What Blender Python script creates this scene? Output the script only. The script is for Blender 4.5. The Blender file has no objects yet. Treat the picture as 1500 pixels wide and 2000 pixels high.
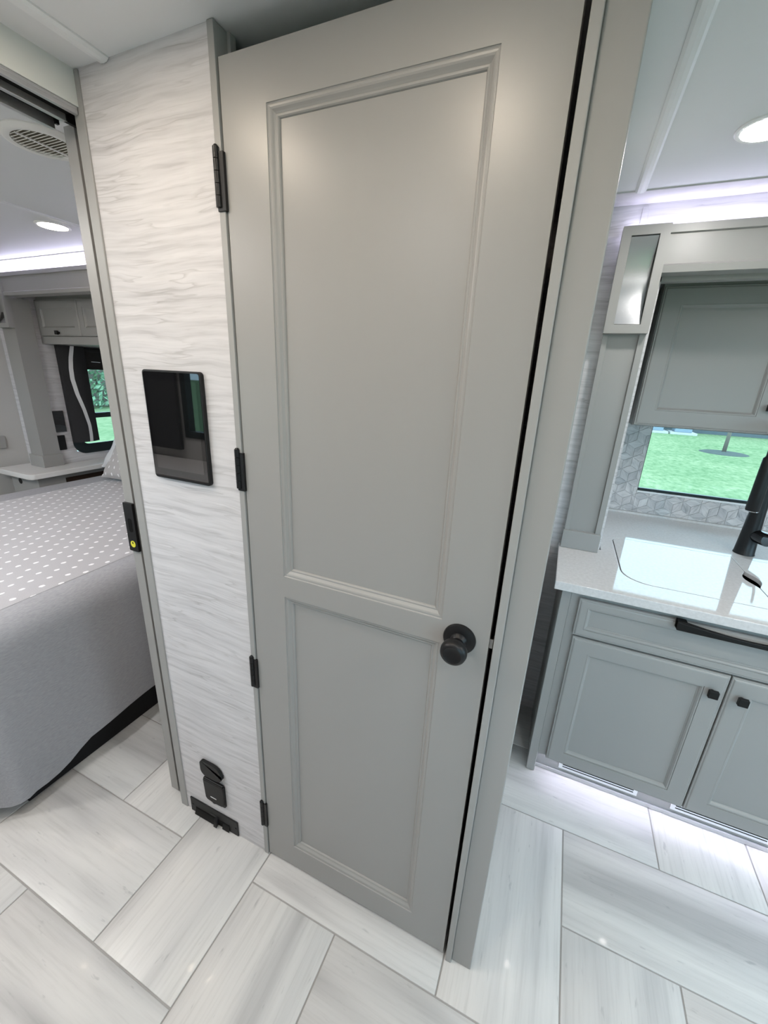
import bpy, bmesh, math, random
from mathutils import Vector, Matrix
random.seed(7)
D = bpy.data
SC = bpy.context.scene
COL = SC.collection
PI = math.pi
H = 2.13

# ------------------------------------------------------------------ camera, world, exposure
cam_d = D.cameras.new('camera'); cam = D.objects.new('camera', cam_d); COL.objects.link(cam)
cam_d.sensor_fit = 'HORIZONTAL'; cam_d.sensor_width = 36.0; cam_d.lens = 36.0 * 796.0 / 1500.0
cam_d.clip_start = 0.02; cam_d.clip_end = 300
YAW, PITCH, ROLL = math.radians(-22.8860802), math.radians(18.49626773), math.radians(2.6784375)
_f = Vector((math.sin(YAW) * math.cos(PITCH), math.cos(YAW) * math.cos(PITCH), -math.sin(PITCH)))
_r = Vector((math.cos(YAW), -math.sin(YAW), 0)); _u = _r.cross(_f)
_r2 = math.cos(ROLL) * _r + math.sin(ROLL) * _u; _u2 = -math.sin(ROLL) * _r + math.cos(ROLL) * _u
_m = Matrix((_r2, _u2, -_f)).transposed().to_4x4(); _m.translation = Vector((1.04705, -0.736, 1.55416))
cam.matrix_world = _m
SC.camera = cam

SKY_STRENGTH = 3.7
world = D.worlds.new('sky'); SC.world = world; world.use_nodes = True
_nt = world.node_tree; _nt.nodes.clear()
_bg = _nt.nodes.new('ShaderNodeBackground'); _wo = _nt.nodes.new('ShaderNodeOutputWorld')
_bg.inputs['Color'].default_value = (0.56, 0.82, 1.0, 1); _bg.inputs['Strength'].default_value = SKY_STRENGTH
_nt.links.new(_bg.outputs[0], _wo.inputs[0])

SC.view_settings.view_transform = 'Standard'; SC.view_settings.look = 'None'
SC.view_settings.exposure = 0.56; SC.view_settings.gamma = 1.0
SC.view_settings.use_curve_mapping = False
WARM = (1.0, 0.85, 0.68); WARM_L = 66.0         # the two hall lamps above the door
KITCHEN_L = 95.0; BEDROOM_FILL_L = 310.0; LIVING_FILL_L = 165.0  # bedroom and living values drive added, unseen fill lamps
NEUTRAL = (1.0, 0.965, 0.93); COOL = (0.76, 0.74, 1.0)
COVE_KITCHEN_L = 12.0; COVE_BEDROOM_L = 40.0    # LED strips on the slide fascias
TOE_L = 330.0                                   # LED dots under the base cabinet

# ------------------------------------------------------------------ materials
def new_mat(name):
    m = D.materials.new(name); m.use_nodes = True
    nt = m.node_tree; b = nt.nodes['Principled BSDF']
    return m, nt, b
def paint(name, col, rough=0.4, spec=0.5, metal=0.0, bump=0.0, bscale=300.0, coat=0.0):
    m, nt, b = new_mat(name)
    b.inputs['Base Color'].default_value = (*col, 1); b.inputs['Roughness'].default_value = rough
    b.inputs['Specular IOR Level'].default_value = spec; b.inputs['Metallic'].default_value = metal
    if coat:
        b.inputs['Coat Weight'].default_value = coat; b.inputs['Coat Roughness'].default_value = 0.03
    if bump:
        g = nt.nodes.new('ShaderNodeNewGeometry'); n = nt.nodes.new('ShaderNodeTexNoise')
        n.inputs['Scale'].default_value = bscale; n.inputs['Detail'].default_value = 2
        nt.links.new(g.outputs['Position'], n.inputs['Vector'])
        bp = nt.nodes.new('ShaderNodeBump'); bp.inputs['Strength'].default_value = bump; bp.inputs['Distance'].default_value = 0.002
        nt.links.new(n.outputs['Fac'], bp.inputs['Height']); nt.links.new(bp.outputs[0], b.inputs['Normal'])
    return m
def emit(name, col, s):
    m, nt, b = new_mat(name)
    b.inputs['Base Color'].default_value = (0.8, 0.8, 0.8, 1)
    b.inputs['Emission Color'].default_value = (*col, 1); b.inputs['Emission Strength'].default_value = s
    return m
def ramp(nt, fac, stops):
    r = nt.nodes.new('ShaderNodeValToRGB'); e = r.color_ramp.elements
    e[0].position = stops[0][0]; e[0].color = (*stops[0][1], 1)
    e[1].position = stops[-1][0]; e[1].color = (*stops[-1][1], 1)
    for p, c in stops[1:-1]:
        q = e.new(p); q.color = (*c, 1)
    nt.links.new(fac, r.inputs[0]); return r.outputs[0]
def mapping(nt, vec, scale, loc=(0, 0, 0)):
    mp = nt.nodes.new('ShaderNodeMapping'); mp.inputs['Scale'].default_value = scale; mp.inputs['Location'].default_value = loc
    nt.links.new(vec, mp.inputs['Vector']); return mp.outputs[0]
def noise(nt, vec, scale=1.0, detail=3.0, rough=0.5, dist=0.0):
    n = nt.nodes.new('ShaderNodeTexNoise'); n.inputs['Scale'].default_value = scale; n.inputs['Detail'].default_value = detail
    n.inputs['Roughness'].default_value = rough; n.inputs['Distortion'].default_value = dist
    nt.links.new(vec, n.inputs['Vector']); return n.outputs['Fac']
def mixc(nt, fac, a, b, mode='MIX'):
    mx = nt.nodes.new('ShaderNodeMix'); mx.data_type = 'RGBA'; mx.blend_type = mode
    for v, s in ((fac, mx.inputs[0]), (a, mx.inputs[6]), (b, mx.inputs[7])):
        if isinstance(v, (int, float)): s.default_value = v
        elif isinstance(v, tuple): s.default_value = (*v, 1)
        else: nt.links.new(v, s)
    return mx.outputs[2]
def math_n(nt, op, a, b=None, c=None):
    n = nt.nodes.new('ShaderNodeMath'); n.operation = op
    for i, v in enumerate((a, b, c)):
        if v is None: continue
        if isinstance(v, (int, float)): n.inputs[i].default_value = v
        else: nt.links.new(v, n.inputs[i])
    return n.outputs[0]

def wall_paper(name):
    # white ash-look wallboard, fine wavy horizontal grain
    m, nt, b = new_mat(name)
    g = nt.nodes.new('ShaderNodeNewGeometry').outputs['Position']
    w = noise(nt, mapping(nt, g, (4.0, 4.0, 5.0)), 1.0, 3.0, 0.5)
    sep = nt.nodes.new('ShaderNodeSeparateXYZ'); nt.links.new(g, sep.inputs[0])
    z2 = math_n(nt, 'ADD', sep.outputs[2], math_n(nt, 'MULTIPLY', w, 0.032))
    xy = math_n(nt, 'ADD', sep.outputs[0], sep.outputs[1])
    def grain(fx, fz, det, dist):
        c_ = nt.nodes.new('ShaderNodeCombineXYZ')
        nt.links.new(math_n(nt, 'MULTIPLY', xy, fx), c_.inputs[0]); nt.links.new(math_n(nt, 'MULTIPLY', z2, fz), c_.inputs[1])
        return noise(nt, c_.outputs[0], 1.0, det, 0.6, dist)
    c = ramp(nt, grain(3.0, 60.0, 3.0, 0.15), [(0.28, (0.49, 0.478, 0.492)), (0.45, (0.60, 0.588, 0.602)), (0.65, (0.675, 0.66, 0.675))])
    fine = ramp(nt, grain(9.0, 190.0, 3.0, 0.3), [(0.30, (0.90, 0.895, 0.89)), (0.48, (1, 1, 1)), (0.7, (1.02, 1.02, 1.02))])
    c = mixc(nt, 0.9, c, fine, 'MULTIPLY')
    line = ramp(nt, grain(2.6, 38.0, 2.0, 0.2), [(0.460, (1, 1, 1)), (0.490, (0.86, 0.855, 0.85)), (0.50, (0.78, 0.775, 0.77)), (0.512, (1, 1, 1))])
    gate = ramp(nt, grain(4.0, 9.0, 1.0, 0.0), [(0.40, (0, 0, 0)), (0.60, (1, 1, 1))])
    c = mixc(nt, gate, c, mixc(nt, 1.0, c, line, 'MULTIPLY'))
    nt.links.new(c, b.inputs['Base Color']); b.inputs['Roughness'].default_value = 0.55
    b.inputs['Specular IOR Level'].default_value = 0.3
    return m
def tile_mat(name):
    # travertine-look porcelain; streaks run along the tile's own length (local Y)
    m, nt, b = new_mat(name)
    tc = nt.nodes.new('ShaderNodeTexCoord').outputs['Object']
    oi = nt.nodes.new('ShaderNodeObjectInfo').outputs['Random']
    off = nt.nodes.new('ShaderNodeCombineXYZ')
    nt.links.new(math_n(nt, 'MULTIPLY', oi, 37.0), off.inputs[0]); nt.links.new(math_n(nt, 'MULTIPLY', oi, 91.0), off.inputs[1])
    va = nt.nodes.new('ShaderNodeVectorMath'); va.operation = 'ADD'; nt.links.new(tc, va.inputs[0]); nt.links.new(off.outputs[0], va.inputs[1])
    p = va.outputs[0]
    broad = noise(nt, mapping(nt, p, (9.0, 0.9, 1)), 1.0, 2.0, 0.5, 0.3)
    fine = noise(nt, mapping(nt, p, (95.0, 4.0, 1)), 1.0, 4.0, 0.65, 0.2)
    spots = noise(nt, mapping(nt, p, (60.0, 12.0, 1)), 1.0, 3.0, 0.6)
    c = ramp(nt, broad, [(0.30, (0.43, 0.427, 0.425)), (0.44, (0.57, 0.566, 0.56)), (0.62, (0.65, 0.643, 0.63))])
    c = mixc(nt, 0.8, c, ramp(nt, fine, [(0.30, (0.84, 0.84, 0.84)), (0.5, (0.97, 0.97, 0.97)), (0.66, (1, 1, 1))]), 'MULTIPLY')
    c = mixc(nt, 0.6, c, ramp(nt, spots, [(0.27, (0.62, 0.63, 0.65)), (0.35, (1, 1, 1)), (1, (1, 1, 1))]), 'MULTIPLY')
    nt.links.new(c, b.inputs['Base Color'])
    b.inputs['Roughness'].default_value = 0.30; b.inputs['Specular IOR Level'].default_value = 0.35
    b.inputs['Coat Weight'].default_value = 0.04; b.inputs['Coat Roughness'].default_value = 0.03
    return m
def marble(name):
    m, nt, b = new_mat(name)
    tc = nt.nodes.new('ShaderNodeTexCoord').outputs['Object']
    oi = nt.nodes.new('ShaderNodeObjectInfo').outputs['Random']
    off = nt.nodes.new('ShaderNodeCombineXYZ')
    nt.links.new(math_n(nt, 'MULTIPLY', oi, 37.0), off.inputs[0]); nt.links.new(math_n(nt, 'MULTIPLY', oi, 53.0), off.inputs[2])
    va = nt.nodes.new('ShaderNodeVectorMath'); va.operation = 'ADD'; nt.links.new(tc, va.inputs[0]); nt.links.new(off.outputs[0], va.inputs[1])
    n1 = noise(nt, mapping(nt, va.outputs[0], (70, 70, 16)), 1.0, 3.0, 0.55, 0.5)
    c = ramp(nt, n1, [(0.26, (0.36, 0.355, 0.36)), (0.42, (0.56, 0.55, 0.55)), (0.6, (0.68, 0.665, 0.66))])
    tint = ramp(nt, oi, [(0.0, (0.80, 0.80, 0.82)), (0.5, (0.98, 0.95, 0.95)), (1.0, (1.05, 1.05, 1.06))])
    c = mixc(nt, 1.0, c, tint, 'MULTIPLY')
    nt.links.new(c, b.inputs['Base Color']); b.inputs['Roughness'].default_value = 0.3
    return m
def dotted(name, base, dot):
    m, nt, b = new_mat(name)
    tc = nt.nodes.new('ShaderNodeTexCoord').outputs['UV']
    sep = nt.nodes.new('ShaderNodeSeparateXYZ'); nt.links.new(tc, sep.inputs[0])
    DX, DY = 0.072, 0.0505
    v = math_n(nt, 'DIVIDE', sep.outputs[1], DY); row = math_n(nt, 'FLOOR', v)
    u = math_n(nt, 'ADD', math_n(nt, 'DIVIDE', sep.outputs[0], DX), math_n(nt, 'MULTIPLY', row, 0.6))
    wob = noise(nt, mapping(nt, tc, (120, 120, 1)), 1.0, 1.0)
    du = math_n(nt, 'MULTIPLY', math_n(nt, 'SUBTRACT', math_n(nt, 'FRACT', u), 0.5), DX)
    dv = math_n(nt, 'MULTIPLY', math_n(nt, 'SUBTRACT', math_n(nt, 'FRACT', v), 0.5), DY)
    q = math_n(nt, 'ADD', math_n(nt, 'POWER', math_n(nt, 'DIVIDE', du, 0.0068), 2.0), math_n(nt, 'POWER', math_n(nt, 'DIVIDE', dv, 0.0105), 2.0))
    q = math_n(nt, 'ADD', q, math_n(nt, 'MULTIPLY', math_n(nt, 'SUBTRACT', wob, 0.5), 1.2))
    fac = math_n(nt, 'LESS_THAN', q, 1.0)
    n = noise(nt, mapping(nt, tc, (900, 260, 1)), 1.0, 2.0)
    bc = mixc(nt, 0.5, base, ramp(nt, n, [(0.3, tuple(x * 0.85 for x in base)), (0.7, tuple(min(1, x * 1.1) for x in base))]))
    nt.links.new(mixc(nt, fac, bc, dot), b.inputs['Base Color']); b.inputs['Roughness'].default_value = 0.85
    b.inputs['Specular IOR Level'].default_value = 0.2; b.inputs['Sheen Weight'].default_value = 0.2
    return m
def fabric(name, base, amt=0.12):
    m, nt, b = new_mat(name)
    g = nt.nodes.new('ShaderNodeNewGeometry').outputs['Position']
    n = noise(nt, mapping(nt, g, (260, 60, 420)), 1.0, 3.0, 0.6)
    c = ramp(nt, n, [(0.3, tuple(x * (1 - amt) for x in base)), (0.7, tuple(x * (1 + amt) for x in base))])
    nt.links.new(c, b.inputs['Base Color']); b.inputs['Roughness'].default_value = 0.9; b.inputs['Specular IOR Level'].default_value = 0.15
    return m
def glass_pane(name, tint=(0.92, 0.955, 0.955)):
    m, nt, b = new_mat(name); nt.nodes.remove(b)
    out = nt.nodes['Material Output']
    t = nt.nodes.new('ShaderNodeBsdfTransparent'); t.inputs[0].default_value = (*tint, 1)
    g = nt.nodes.new('ShaderNodeBsdfGlossy'); g.inputs['Roughness'].default_value = 0.01
    fr = nt.nodes.new('ShaderNodeFresnel'); fr.inputs[0].default_value = 1.25
    mx = nt.nodes.new('ShaderNodeMixShader')
    nt.links.new(fr.outputs[0], mx.inputs[0]); nt.links.new(t.outputs[0], mx.inputs[1]); nt.links.new(g.outputs[0], mx.inputs[2])
    nt.links.new(mx.outputs[0], out.inputs[0]); return m
def grass_mat(name):
    m, nt, b = new_mat(name)
    g = nt.nodes.new('ShaderNodeNewGeometry').outputs['Position']
    n1 = noise(nt, mapping(nt, g, (6, 3.0, 1)), 1.0, 5.0, 0.7)
    n2 = noise(nt, mapping(nt, g, (0.5, 0.5, 1)), 1.0, 3.0, 0.6)
    c = ramp(nt, n1, [(0.3, (0.10, 0.16, 0.08)), (0.5, (0.165, 0.225, 0.12)), (0.7, (0.24, 0.29, 0.17))])
    c = mixc(nt, 0.5, c, ramp(nt, n2, [(0.35, (0.75, 0.85, 0.8)), (0.65, (1.25, 1.15, 1.2))]), 'MULTIPLY')
    nt.links.new(c, b.inputs['Base Color']); b.inputs['Roughness'].default_value = 1.0; b.inputs['Specular IOR Level'].default_value = 0.0
    return m
def leaf_mat(name, c0, c1):
    m, nt, b = new_mat(name)
    g = nt.nodes.new('ShaderNodeNewGeometry').outputs['Position']
    n = noise(nt, mapping(nt, g, (5, 5, 5)), 1.0, 2.0)
    nt.links.new(ramp(nt, n, [(0.35, c0), (0.65, c1)]), b.inputs['Base Color']); b.inputs['Roughness'].default_value = 0.8
    return m
def quartz(name):
    m, nt, b = new_mat(name)
    g = nt.nodes.new('ShaderNodeNewGeometry').outputs['Position']
    n = noise(nt, mapping(nt, g, (90, 90, 90)), 1.0, 3.0, 0.6)
    nt.links.new(ramp(nt, n, [(0.3, (0.60, 0.575, 0.57)), (0.65, (0.68, 0.655, 0.65))]), b.inputs['Base Color'])
    b.inputs['Roughness'].default_value = 0.05; b.inputs['Specular IOR Level'].default_value = 0.42
    return m
def brushed(name):
    m, nt, b = new_mat(name)
    b.inputs['Base Color'].default_value = (0.56, 0.57, 0.58, 1); b.inputs['Metallic'].default_value = 1.0; b.inputs['Roughness'].default_value = 0.24
    g = nt.nodes.new('ShaderNodeNewGeometry').outputs['Position']
    n = noise(nt, mapping(nt, g, (10, 10, 1500)), 1.0, 2.0)
    bp = nt.nodes.new('ShaderNodeBump'); bp.inputs['Strength'].default_value = 0.08; bp.inputs['Distance'].default_value = 0.001
    nt.links.new(n, bp.inputs['Height']); nt.links.new(bp.outputs[0], b.inputs['Normal']); return m

M = {}
M['paint'] = paint('greige_paint', (0.315, 0.31, 0.30), 0.36, 0.5, bump=0.02, bscale=500)
M['paint_trim'] = paint('greige_trim_paint', (0.33, 0.328, 0.32), 0.42, 0.45)
M['wall'] = wall_paper('ash_wallboard')
M['ceil'] = paint('ceiling_vinyl', (0.74, 0.75, 0.76), 0.5, 0.4)
M['batten'] = paint('ceiling_batten', (0.78, 0.79, 0.80), 0.35, 0.5)
M['header'] = paint('header_white', (0.66, 0.68, 0.66), 0.5, 0.4)
M['black'] = paint('black_metal', (0.005, 0.005, 0.005), 0.45, 0.3)
M['black_satin'] = paint('black_satin', (0.007, 0.007, 0.008), 0.38, 0.35)
M['black_gloss'] = paint('black_glass', (0.004, 0.004, 0.005), 0.02, 0.6)
M['lcd'] = paint('lcd_glass', (0.005, 0.0055, 0.006), 0.02, 0.9)
M['black_plastic'] = paint('black_plastic', (0.008, 0.008, 0.0085), 0.5, 0.3)
M['gasket'] = paint('dark_gasket', (0.008, 0.008, 0.008), 0.8, 0.1)
M['alu'] = paint('aluminium', (0.62, 0.62, 0.63), 0.35, 0.5, metal=0.9)
M['tile'] = tile_mat('floor_porcelain')
M['grout'] = paint('grout', (0.34, 0.33, 0.32), 0.9, 0.2)
M['quartz'] = quartz('white_countertop')
M['marble'] = marble('marble_mosaic')
M['mgrout'] = paint('mosaic_grout', (0.58, 0.57, 0.57), 0.8, 0.2)
M['metal'] = brushed('brushed_steel')
M['plain_wall'] = paint('plain_wall', (0.50, 0.49, 0.475), 0.6, 0.3)
M['glass'] = glass_pane('window_glass')
M['winframe'] = paint('window_frame_black', (0.012, 0.02, 0.022), 0.4, 0.4)
M['sill'] = paint('white_sill', (0.80, 0.80, 0.80), 0.3, 0.5)
M['spread'] = fabric('grey_bedspread', (0.345, 0.345, 0.365))
M['blanket'] = dotted('dotted_blanket', (0.44, 0.43, 0.45), (0.86, 0.85, 0.87))
M['pillow_dot'] = dotted('dotted_pillow', (0.43, 0.41, 0.41), (0.84, 0.83, 0.84))
M['pillow'] = fabric('white_pillow', (0.74, 0.74, 0.76), 0.04)
M['bedbase'] = paint('bed_base_black', (0.01, 0.01, 0.011), 0.7, 0.2)
M['curtain'] = fabric('charcoal_panel', (0.035, 0.034, 0.036), 0.1)
M['stripe'] = fabric('white_stripe', (0.72, 0.71, 0.72), 0.03)
M['blind'] = fabric('charcoal_blind', (0.03, 0.028, 0.028), 0.1)
M['laminate'] = paint('white_laminate', (0.66, 0.65, 0.64), 0.3, 0.5)
M['niche'] = paint('dark_brown', (0.035, 0.022, 0.016), 0.7, 0.2)  # dark colour for strips that paint shade in gaps
M['vent'] = paint('vent_plastic', (0.84, 0.83, 0.80), 0.45, 0.4)
M['vent_dark'] = paint('vent_dark', (0.34, 0.31, 0.26), 0.8, 0.2)
M['lamp'] = emit('lamp_lens', WARM, WARM_L)
M['lamp_kitchen'] = emit('lamp_lens_kitchen', NEUTRAL, KITCHEN_L)
M['lamp_bed'] = emit('lamp_lens_bedroom', NEUTRAL, BEDROOM_FILL_L)
M['lamp_living'] = emit('lamp_lens_living', NEUTRAL, LIVING_FILL_L)
M['cove'] = emit('cove_led_kitchen', COOL, COVE_KITCHEN_L)
M['cove_bed'] = emit('cove_led_bedroom', COOL, COVE_BEDROOM_L)
M['toe'] = emit('toe_led', (0.82, 0.79, 1.0), TOE_L)
M['yellow'] = paint('yellow_sticker', (0.70, 0.66, 0.05), 0.5, 0.4)
M['white_print'] = paint('white_print', (0.7, 0.7, 0.7), 0.5, 0.4)
M['chrome'] = paint('chrome', (0.7, 0.72, 0.74), 0.08, 0.5, metal=1.0)
M['steel'] = paint('latch_steel', (0.45, 0.45, 0.45), 0.3, 0.5, metal=1.0)
M['grass'] = grass_mat('lawn_grass')
M['siding'] = paint('white_siding', (0.55, 0.56, 0.57), 0.7, 0.3)
M['skirt'] = paint('dark_skirting', (0.10, 0.115, 0.13), 0.8, 0.2)
M['acbox'] = paint('ac_grey', (0.20, 0.25, 0.30), 0.6, 0.3)
M['concrete'] = paint('concrete', (0.45, 0.44, 0.42), 0.9, 0.2)
M['bark'] = paint('bark', (0.20, 0.17, 0.15), 0.9, 0.1, bump=0.5, bscale=30)
M['mulch'] = paint('mulch', (0.07, 0.08, 0.075), 0.95, 0.1, bump=0.8, bscale=25)
M['leaf'] = leaf_mat('hedge_leaf', (0.10, 0.22, 0.13), (0.24, 0.36, 0.22))
M['outer'] = paint('coach_shell', (0.5, 0.5, 0.5), 0.7, 0.3)

# ------------------------------------------------------------------ mesh helpers
WL = {}
def put(o, loc, parent=None):
    loc = Vector(loc); WL[o.name] = loc
    if parent is not None:
        o.parent = parent; o.location = loc - WL[parent.name]
    else:
        o.location = loc
    return o
def tag(o, label=None, cat=None, group=None, kind=None):
    if label: o['label'] = label
    if cat: o['category'] = cat
    if group: o['group'] = group
    if kind: o['kind'] = kind
    return o
def thing(name, loc, label, cat, group=None, kind=None):
    o = D.objects.new(name, None); COL.objects.link(o); o.empty_display_size = 0.05
    put(o, loc); return tag(o, label, cat, group, kind)

class MB:
    def __init__(s): s.v = []; s.f = []; s.uv = None
    def add(s, vs, fs):
        n = len(s.v); s.v += [Vector(p) for p in vs]; s.f += [tuple(i + n for i in q) for q in fs]; return s
    def box(s, x0, x1, y0, y1, z0, z1):
        return s.add([(x0, y0, z0), (x1, y0, z0), (x1, y1, z0), (x0, y1, z0), (x0, y0, z1), (x1, y0, z1), (x1, y1, z1), (x0, y1, z1)],
                     [(0, 3, 2, 1), (4, 5, 6, 7), (0, 1, 5, 4), (1, 2, 6, 5), (2, 3, 7, 6), (3, 0, 4, 7)])
    def prism(s, pts, axis, a, b):
        # polygon pts (2D) extruded along axis between a and b; axis 0: (y,z) 1: (x,z) 2: (x,y)
        def mk(p, t):
            return {0: (t, p[0], p[1]), 1: (p[0], t, p[1]), 2: (p[0], p[1], t)}[axis]
        n = len(pts)
        s.add([mk(p, a) for p in pts] + [mk(p, b) for p in pts],
              [tuple(range(n - 1, -1, -1)), tuple(range(n, 2 * n))] + [(i, (i + 1) % n, n + (i + 1) % n, n + i) for i in range(n)])
        return s
    def tube(s, path, r, seg=14, cap=True, ry=None):
        path = [Vector(p) for p in path]; n = len(path); rs = r if isinstance(r, (list, tuple)) else [r] * n
        base = len(s.v); up = None
        for i, p in enumerate(path):
            t = (path[min(i + 1, n - 1)] - path[max(i - 1, 0)]).normalized()
            if up is None:
                up = Vector((0, 0, 1)) if abs(t.z) < 0.9 else Vector((1, 0, 0))
            a = t.cross(up)
            if a.length < 1e-6: a = t.orthogonal()
            a.normalize(); b = a.cross(t).normalized(); up = b
            for k in range(seg):
                th = 2 * PI * k / seg
                s.v.append(p + a * math.cos(th) * rs[i] + b * math.sin(th) * rs[i] * (ry or 1.0))
        for i in range(n - 1):
            for k in range(seg):
                k2 = (k + 1) % seg
                s.f.append((base + i * seg + k, base + i * seg + k2, base + (i + 1) * seg + k2, base + (i + 1) * seg + k))
        if cap:
            s.f.append(tuple(base + k for k in range(seg - 1, -1, -1))); s.f.append(tuple(base + (n - 1) * seg + k for k in range(seg)))
        return s
    def lathe(s, prof, origin, axis, seg=32):
        # prof [(r, t)] along axis from origin
        o = Vector(origin); t = Vector(axis).normalized(); a = t.orthogonal().normalized(); b = t.cross(a)
        base = len(s.v); n = len(prof)
        for r, h in prof:
            for k in range(seg):
                th = 2 * PI * k / seg; s.v.append(o + t * h + (a * math.cos(th) + b * math.sin(th)) * r)
        for i in range(n - 1):
            for k in range(seg):
                k2 = (k + 1) % seg
                s.f.append((base + i * seg + k, base + i * seg + k2, base + (i + 1) * seg + k2, base + (i + 1) * seg + k))
        s.f.append(tuple(base + k for k in range(seg - 1, -1, -1))); s.f.append(tuple(base + (n - 1) * seg + k for k in range(seg)))
        return s
    def rings(s, rect, prof, fill_first=False, fill_last=False, fr='-Y'):
        # mitred rectangular rings; rect (a0,a1,z0,z1), prof [(inset, depth coordinate)]
        a0, a1, z0, z1 = rect; base = len(s.v)
        def mk(a, d, z): return (a, d, z) if fr == '-Y' else (d, a, z)
        for ins, d in prof:
            for a, z in ((a0 + ins, z0 + ins), (a1 - ins, z0 + ins), (a1 - ins, z1 - ins), (a0 + ins, z1 - ins)):
                s.v.append(Vector(mk(a, d, z)))
        for i in range(len(prof) - 1):
            for k in range(4):
                k2 = (k + 1) % 4
                s.f.append((base + i * 4 + k, base + i * 4 + k2, base + (i + 1) * 4 + k2, base + (i + 1) * 4 + k))
        if fill_first: s.f.append((base + 3, base + 2, base + 1, base))
        if fill_last:
            e = base + (len(prof) - 1) * 4; s.f.append((e, e + 1, e + 2, e + 3))
        return s
    def build(s, name, mat, parent=None, bevel=0.0, smooth=False, seg=2, origin=None, recalc=True):
        if origin is None:
            lo = [min(p[i] for p in s.v) for i in range(3)]; hi = [max(p[i] for p in s.v) for i in range(3)]
            origin = Vector(((lo[0] + hi[0]) / 2, (lo[1] + hi[1]) / 2, lo[2]))
        origin = Vector(origin)
        me = D.meshes.new(name); me.from_pydata([p - origin for p in s.v], [], s.f)
        if recalc:
            bm = bmesh.new(); bm.from_mesh(me); bmesh.ops.recalc_face_normals(bm, faces=bm.faces); bm.to_mesh(me); bm.free()
        if s.uv:
            ul = me.uv_layers.new(name='uv')
            for lp in me.loops: ul.data[lp.index].uv = s.uv[lp.vertex_index]
        me.materials.append(M[mat] if isinstance(mat, str) else mat)
        o = D.objects.new(name, me); COL.objects.link(o); put(o, origin, parent)
        if smooth:
            for p in me.polygons: p.use_smooth = True
            if smooth == 'auto':
                me.set_sharp_from_angle(angle=math.radians(40))
        if bevel:
            md = o.modifiers.new('bevel', 'BEVEL'); md.width = bevel; md.segments = seg; md.limit_method = 'ANGLE'; md.angle_limit = math.radians(40)
            for p in me.polygons: p.use_smooth = True
            md.harden_normals = True
        return o
def boxo(name, mat, b, parent=None, bevel=0.0):
    return MB().box(*b).build(name, mat, parent, bevel)
def struct(name, mat, b, label, bevel=0.0):
    o = boxo(name, mat, b, None, bevel); return tag(o, label, None, kind='structure')
def rrect(x0, x1, y0, y1, r, n=6):
    rs = r if isinstance(r, (list, tuple)) else [r] * 4   # corners: (x0,y0),(x1,y0),(x1,y1),(x0,y1)
    cs = [(x0 + rs[0], y0 + rs[0], PI, rs[0]), (x1 - rs[1], y0 + rs[1], 1.5 * PI, rs[1]), (x1 - rs[2], y1 - rs[2], 0, rs[2]), (x0 + rs[3], y1 - rs[3], 0.5 * PI, rs[3])]
    out = []
    for cx, cy, a, rr in cs:
        for k in range(n + 1):
            t = a + 0.5 * PI * k / n; out.append((cx + rr * math.cos(t), cy + rr * math.sin(t)))
    return out
def plate(name, mat, outer, inner, z0, z1, parent=None, bevel=0.0):
    # flat slab in XY with one hole
    bm = bmesh.new(); es = []
    for loop in (outer, inner):
        vs = [bm.verts.new((x, y, z1)) for x, y in loop]
        es += [bm.edges.new((vs[i], vs[(i + 1) % len(vs)])) for i in range(len(vs))]
    bmesh.ops.triangle_fill(bm, edges=es, use_beauty=True)
    r = bmesh.ops.extrude_face_region(bm, geom=bm.faces[:])
    for e in r['geom']:
        if isinstance(e, bmesh.types.BMVert): e.co.z = z0
    bmesh.ops.recalc_face_normals(bm, faces=bm.faces)
    mb = MB(); bm.verts.index_update()
    mb.add([v.co.copy() for v in bm.verts], [tuple(v.index for v in f.verts) for f in bm.faces]); bm.free()
    return mb.build(name, mat, parent, bevel)

# ------------------------------------------------------------------ floor with herringbone tiles
floor = struct('floor', 'grout', (-2.80, 4.05, -1.42, 1.10, -0.06, -0.0025), 'pale grey stone-look tile floor laid in herringbone')
W = 0.3048; GX, GY = 0.0715, -0.0895
tb = MB(); g2 = 0.0021
tb.box(-W / 2 + g2, W / 2 - g2, -W + g2, W - g2, -0.010, 0.0)
t0 = tb.build('tile', 'tile', floor, bevel=0.0012, origin=(0, 0, 0)); tile_me = t0.data; D.objects.remove(t0)
def add_tile(cx, cy, rot):
    o = D.objects.new('tile', tile_me); COL.objects.link(o); o.parent = floor
    o.location = Vector((cx, cy, 0)) - WL['floor']; o.rotation_euler = (0, 0, rot)
    md = o.modifiers.new('bevel', 'BEVEL'); md.width = 0.0012; md.segments = 2; md.limit_method = 'ANGLE'
for i in range(-11, 15):
    for j in range(-7, 6):
        k = (i + j) % 4
        if k == 3: cx, cy, r = GX + (i + 0.5) * W, GY + (j + 1) * W, 0 if (i * 7 + j * 3) % 2 else PI
        elif k == 1: cx, cy, r = GX + (i + 1) * W, GY + (j + 0.5) * W, PI / 2 if (i * 5 + j) % 2 else -PI / 2
        else: continue
        if -2.75 < cx < 4.0 and -1.36 < cy < 1.06: add_tile(cx, cy, r)

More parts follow.
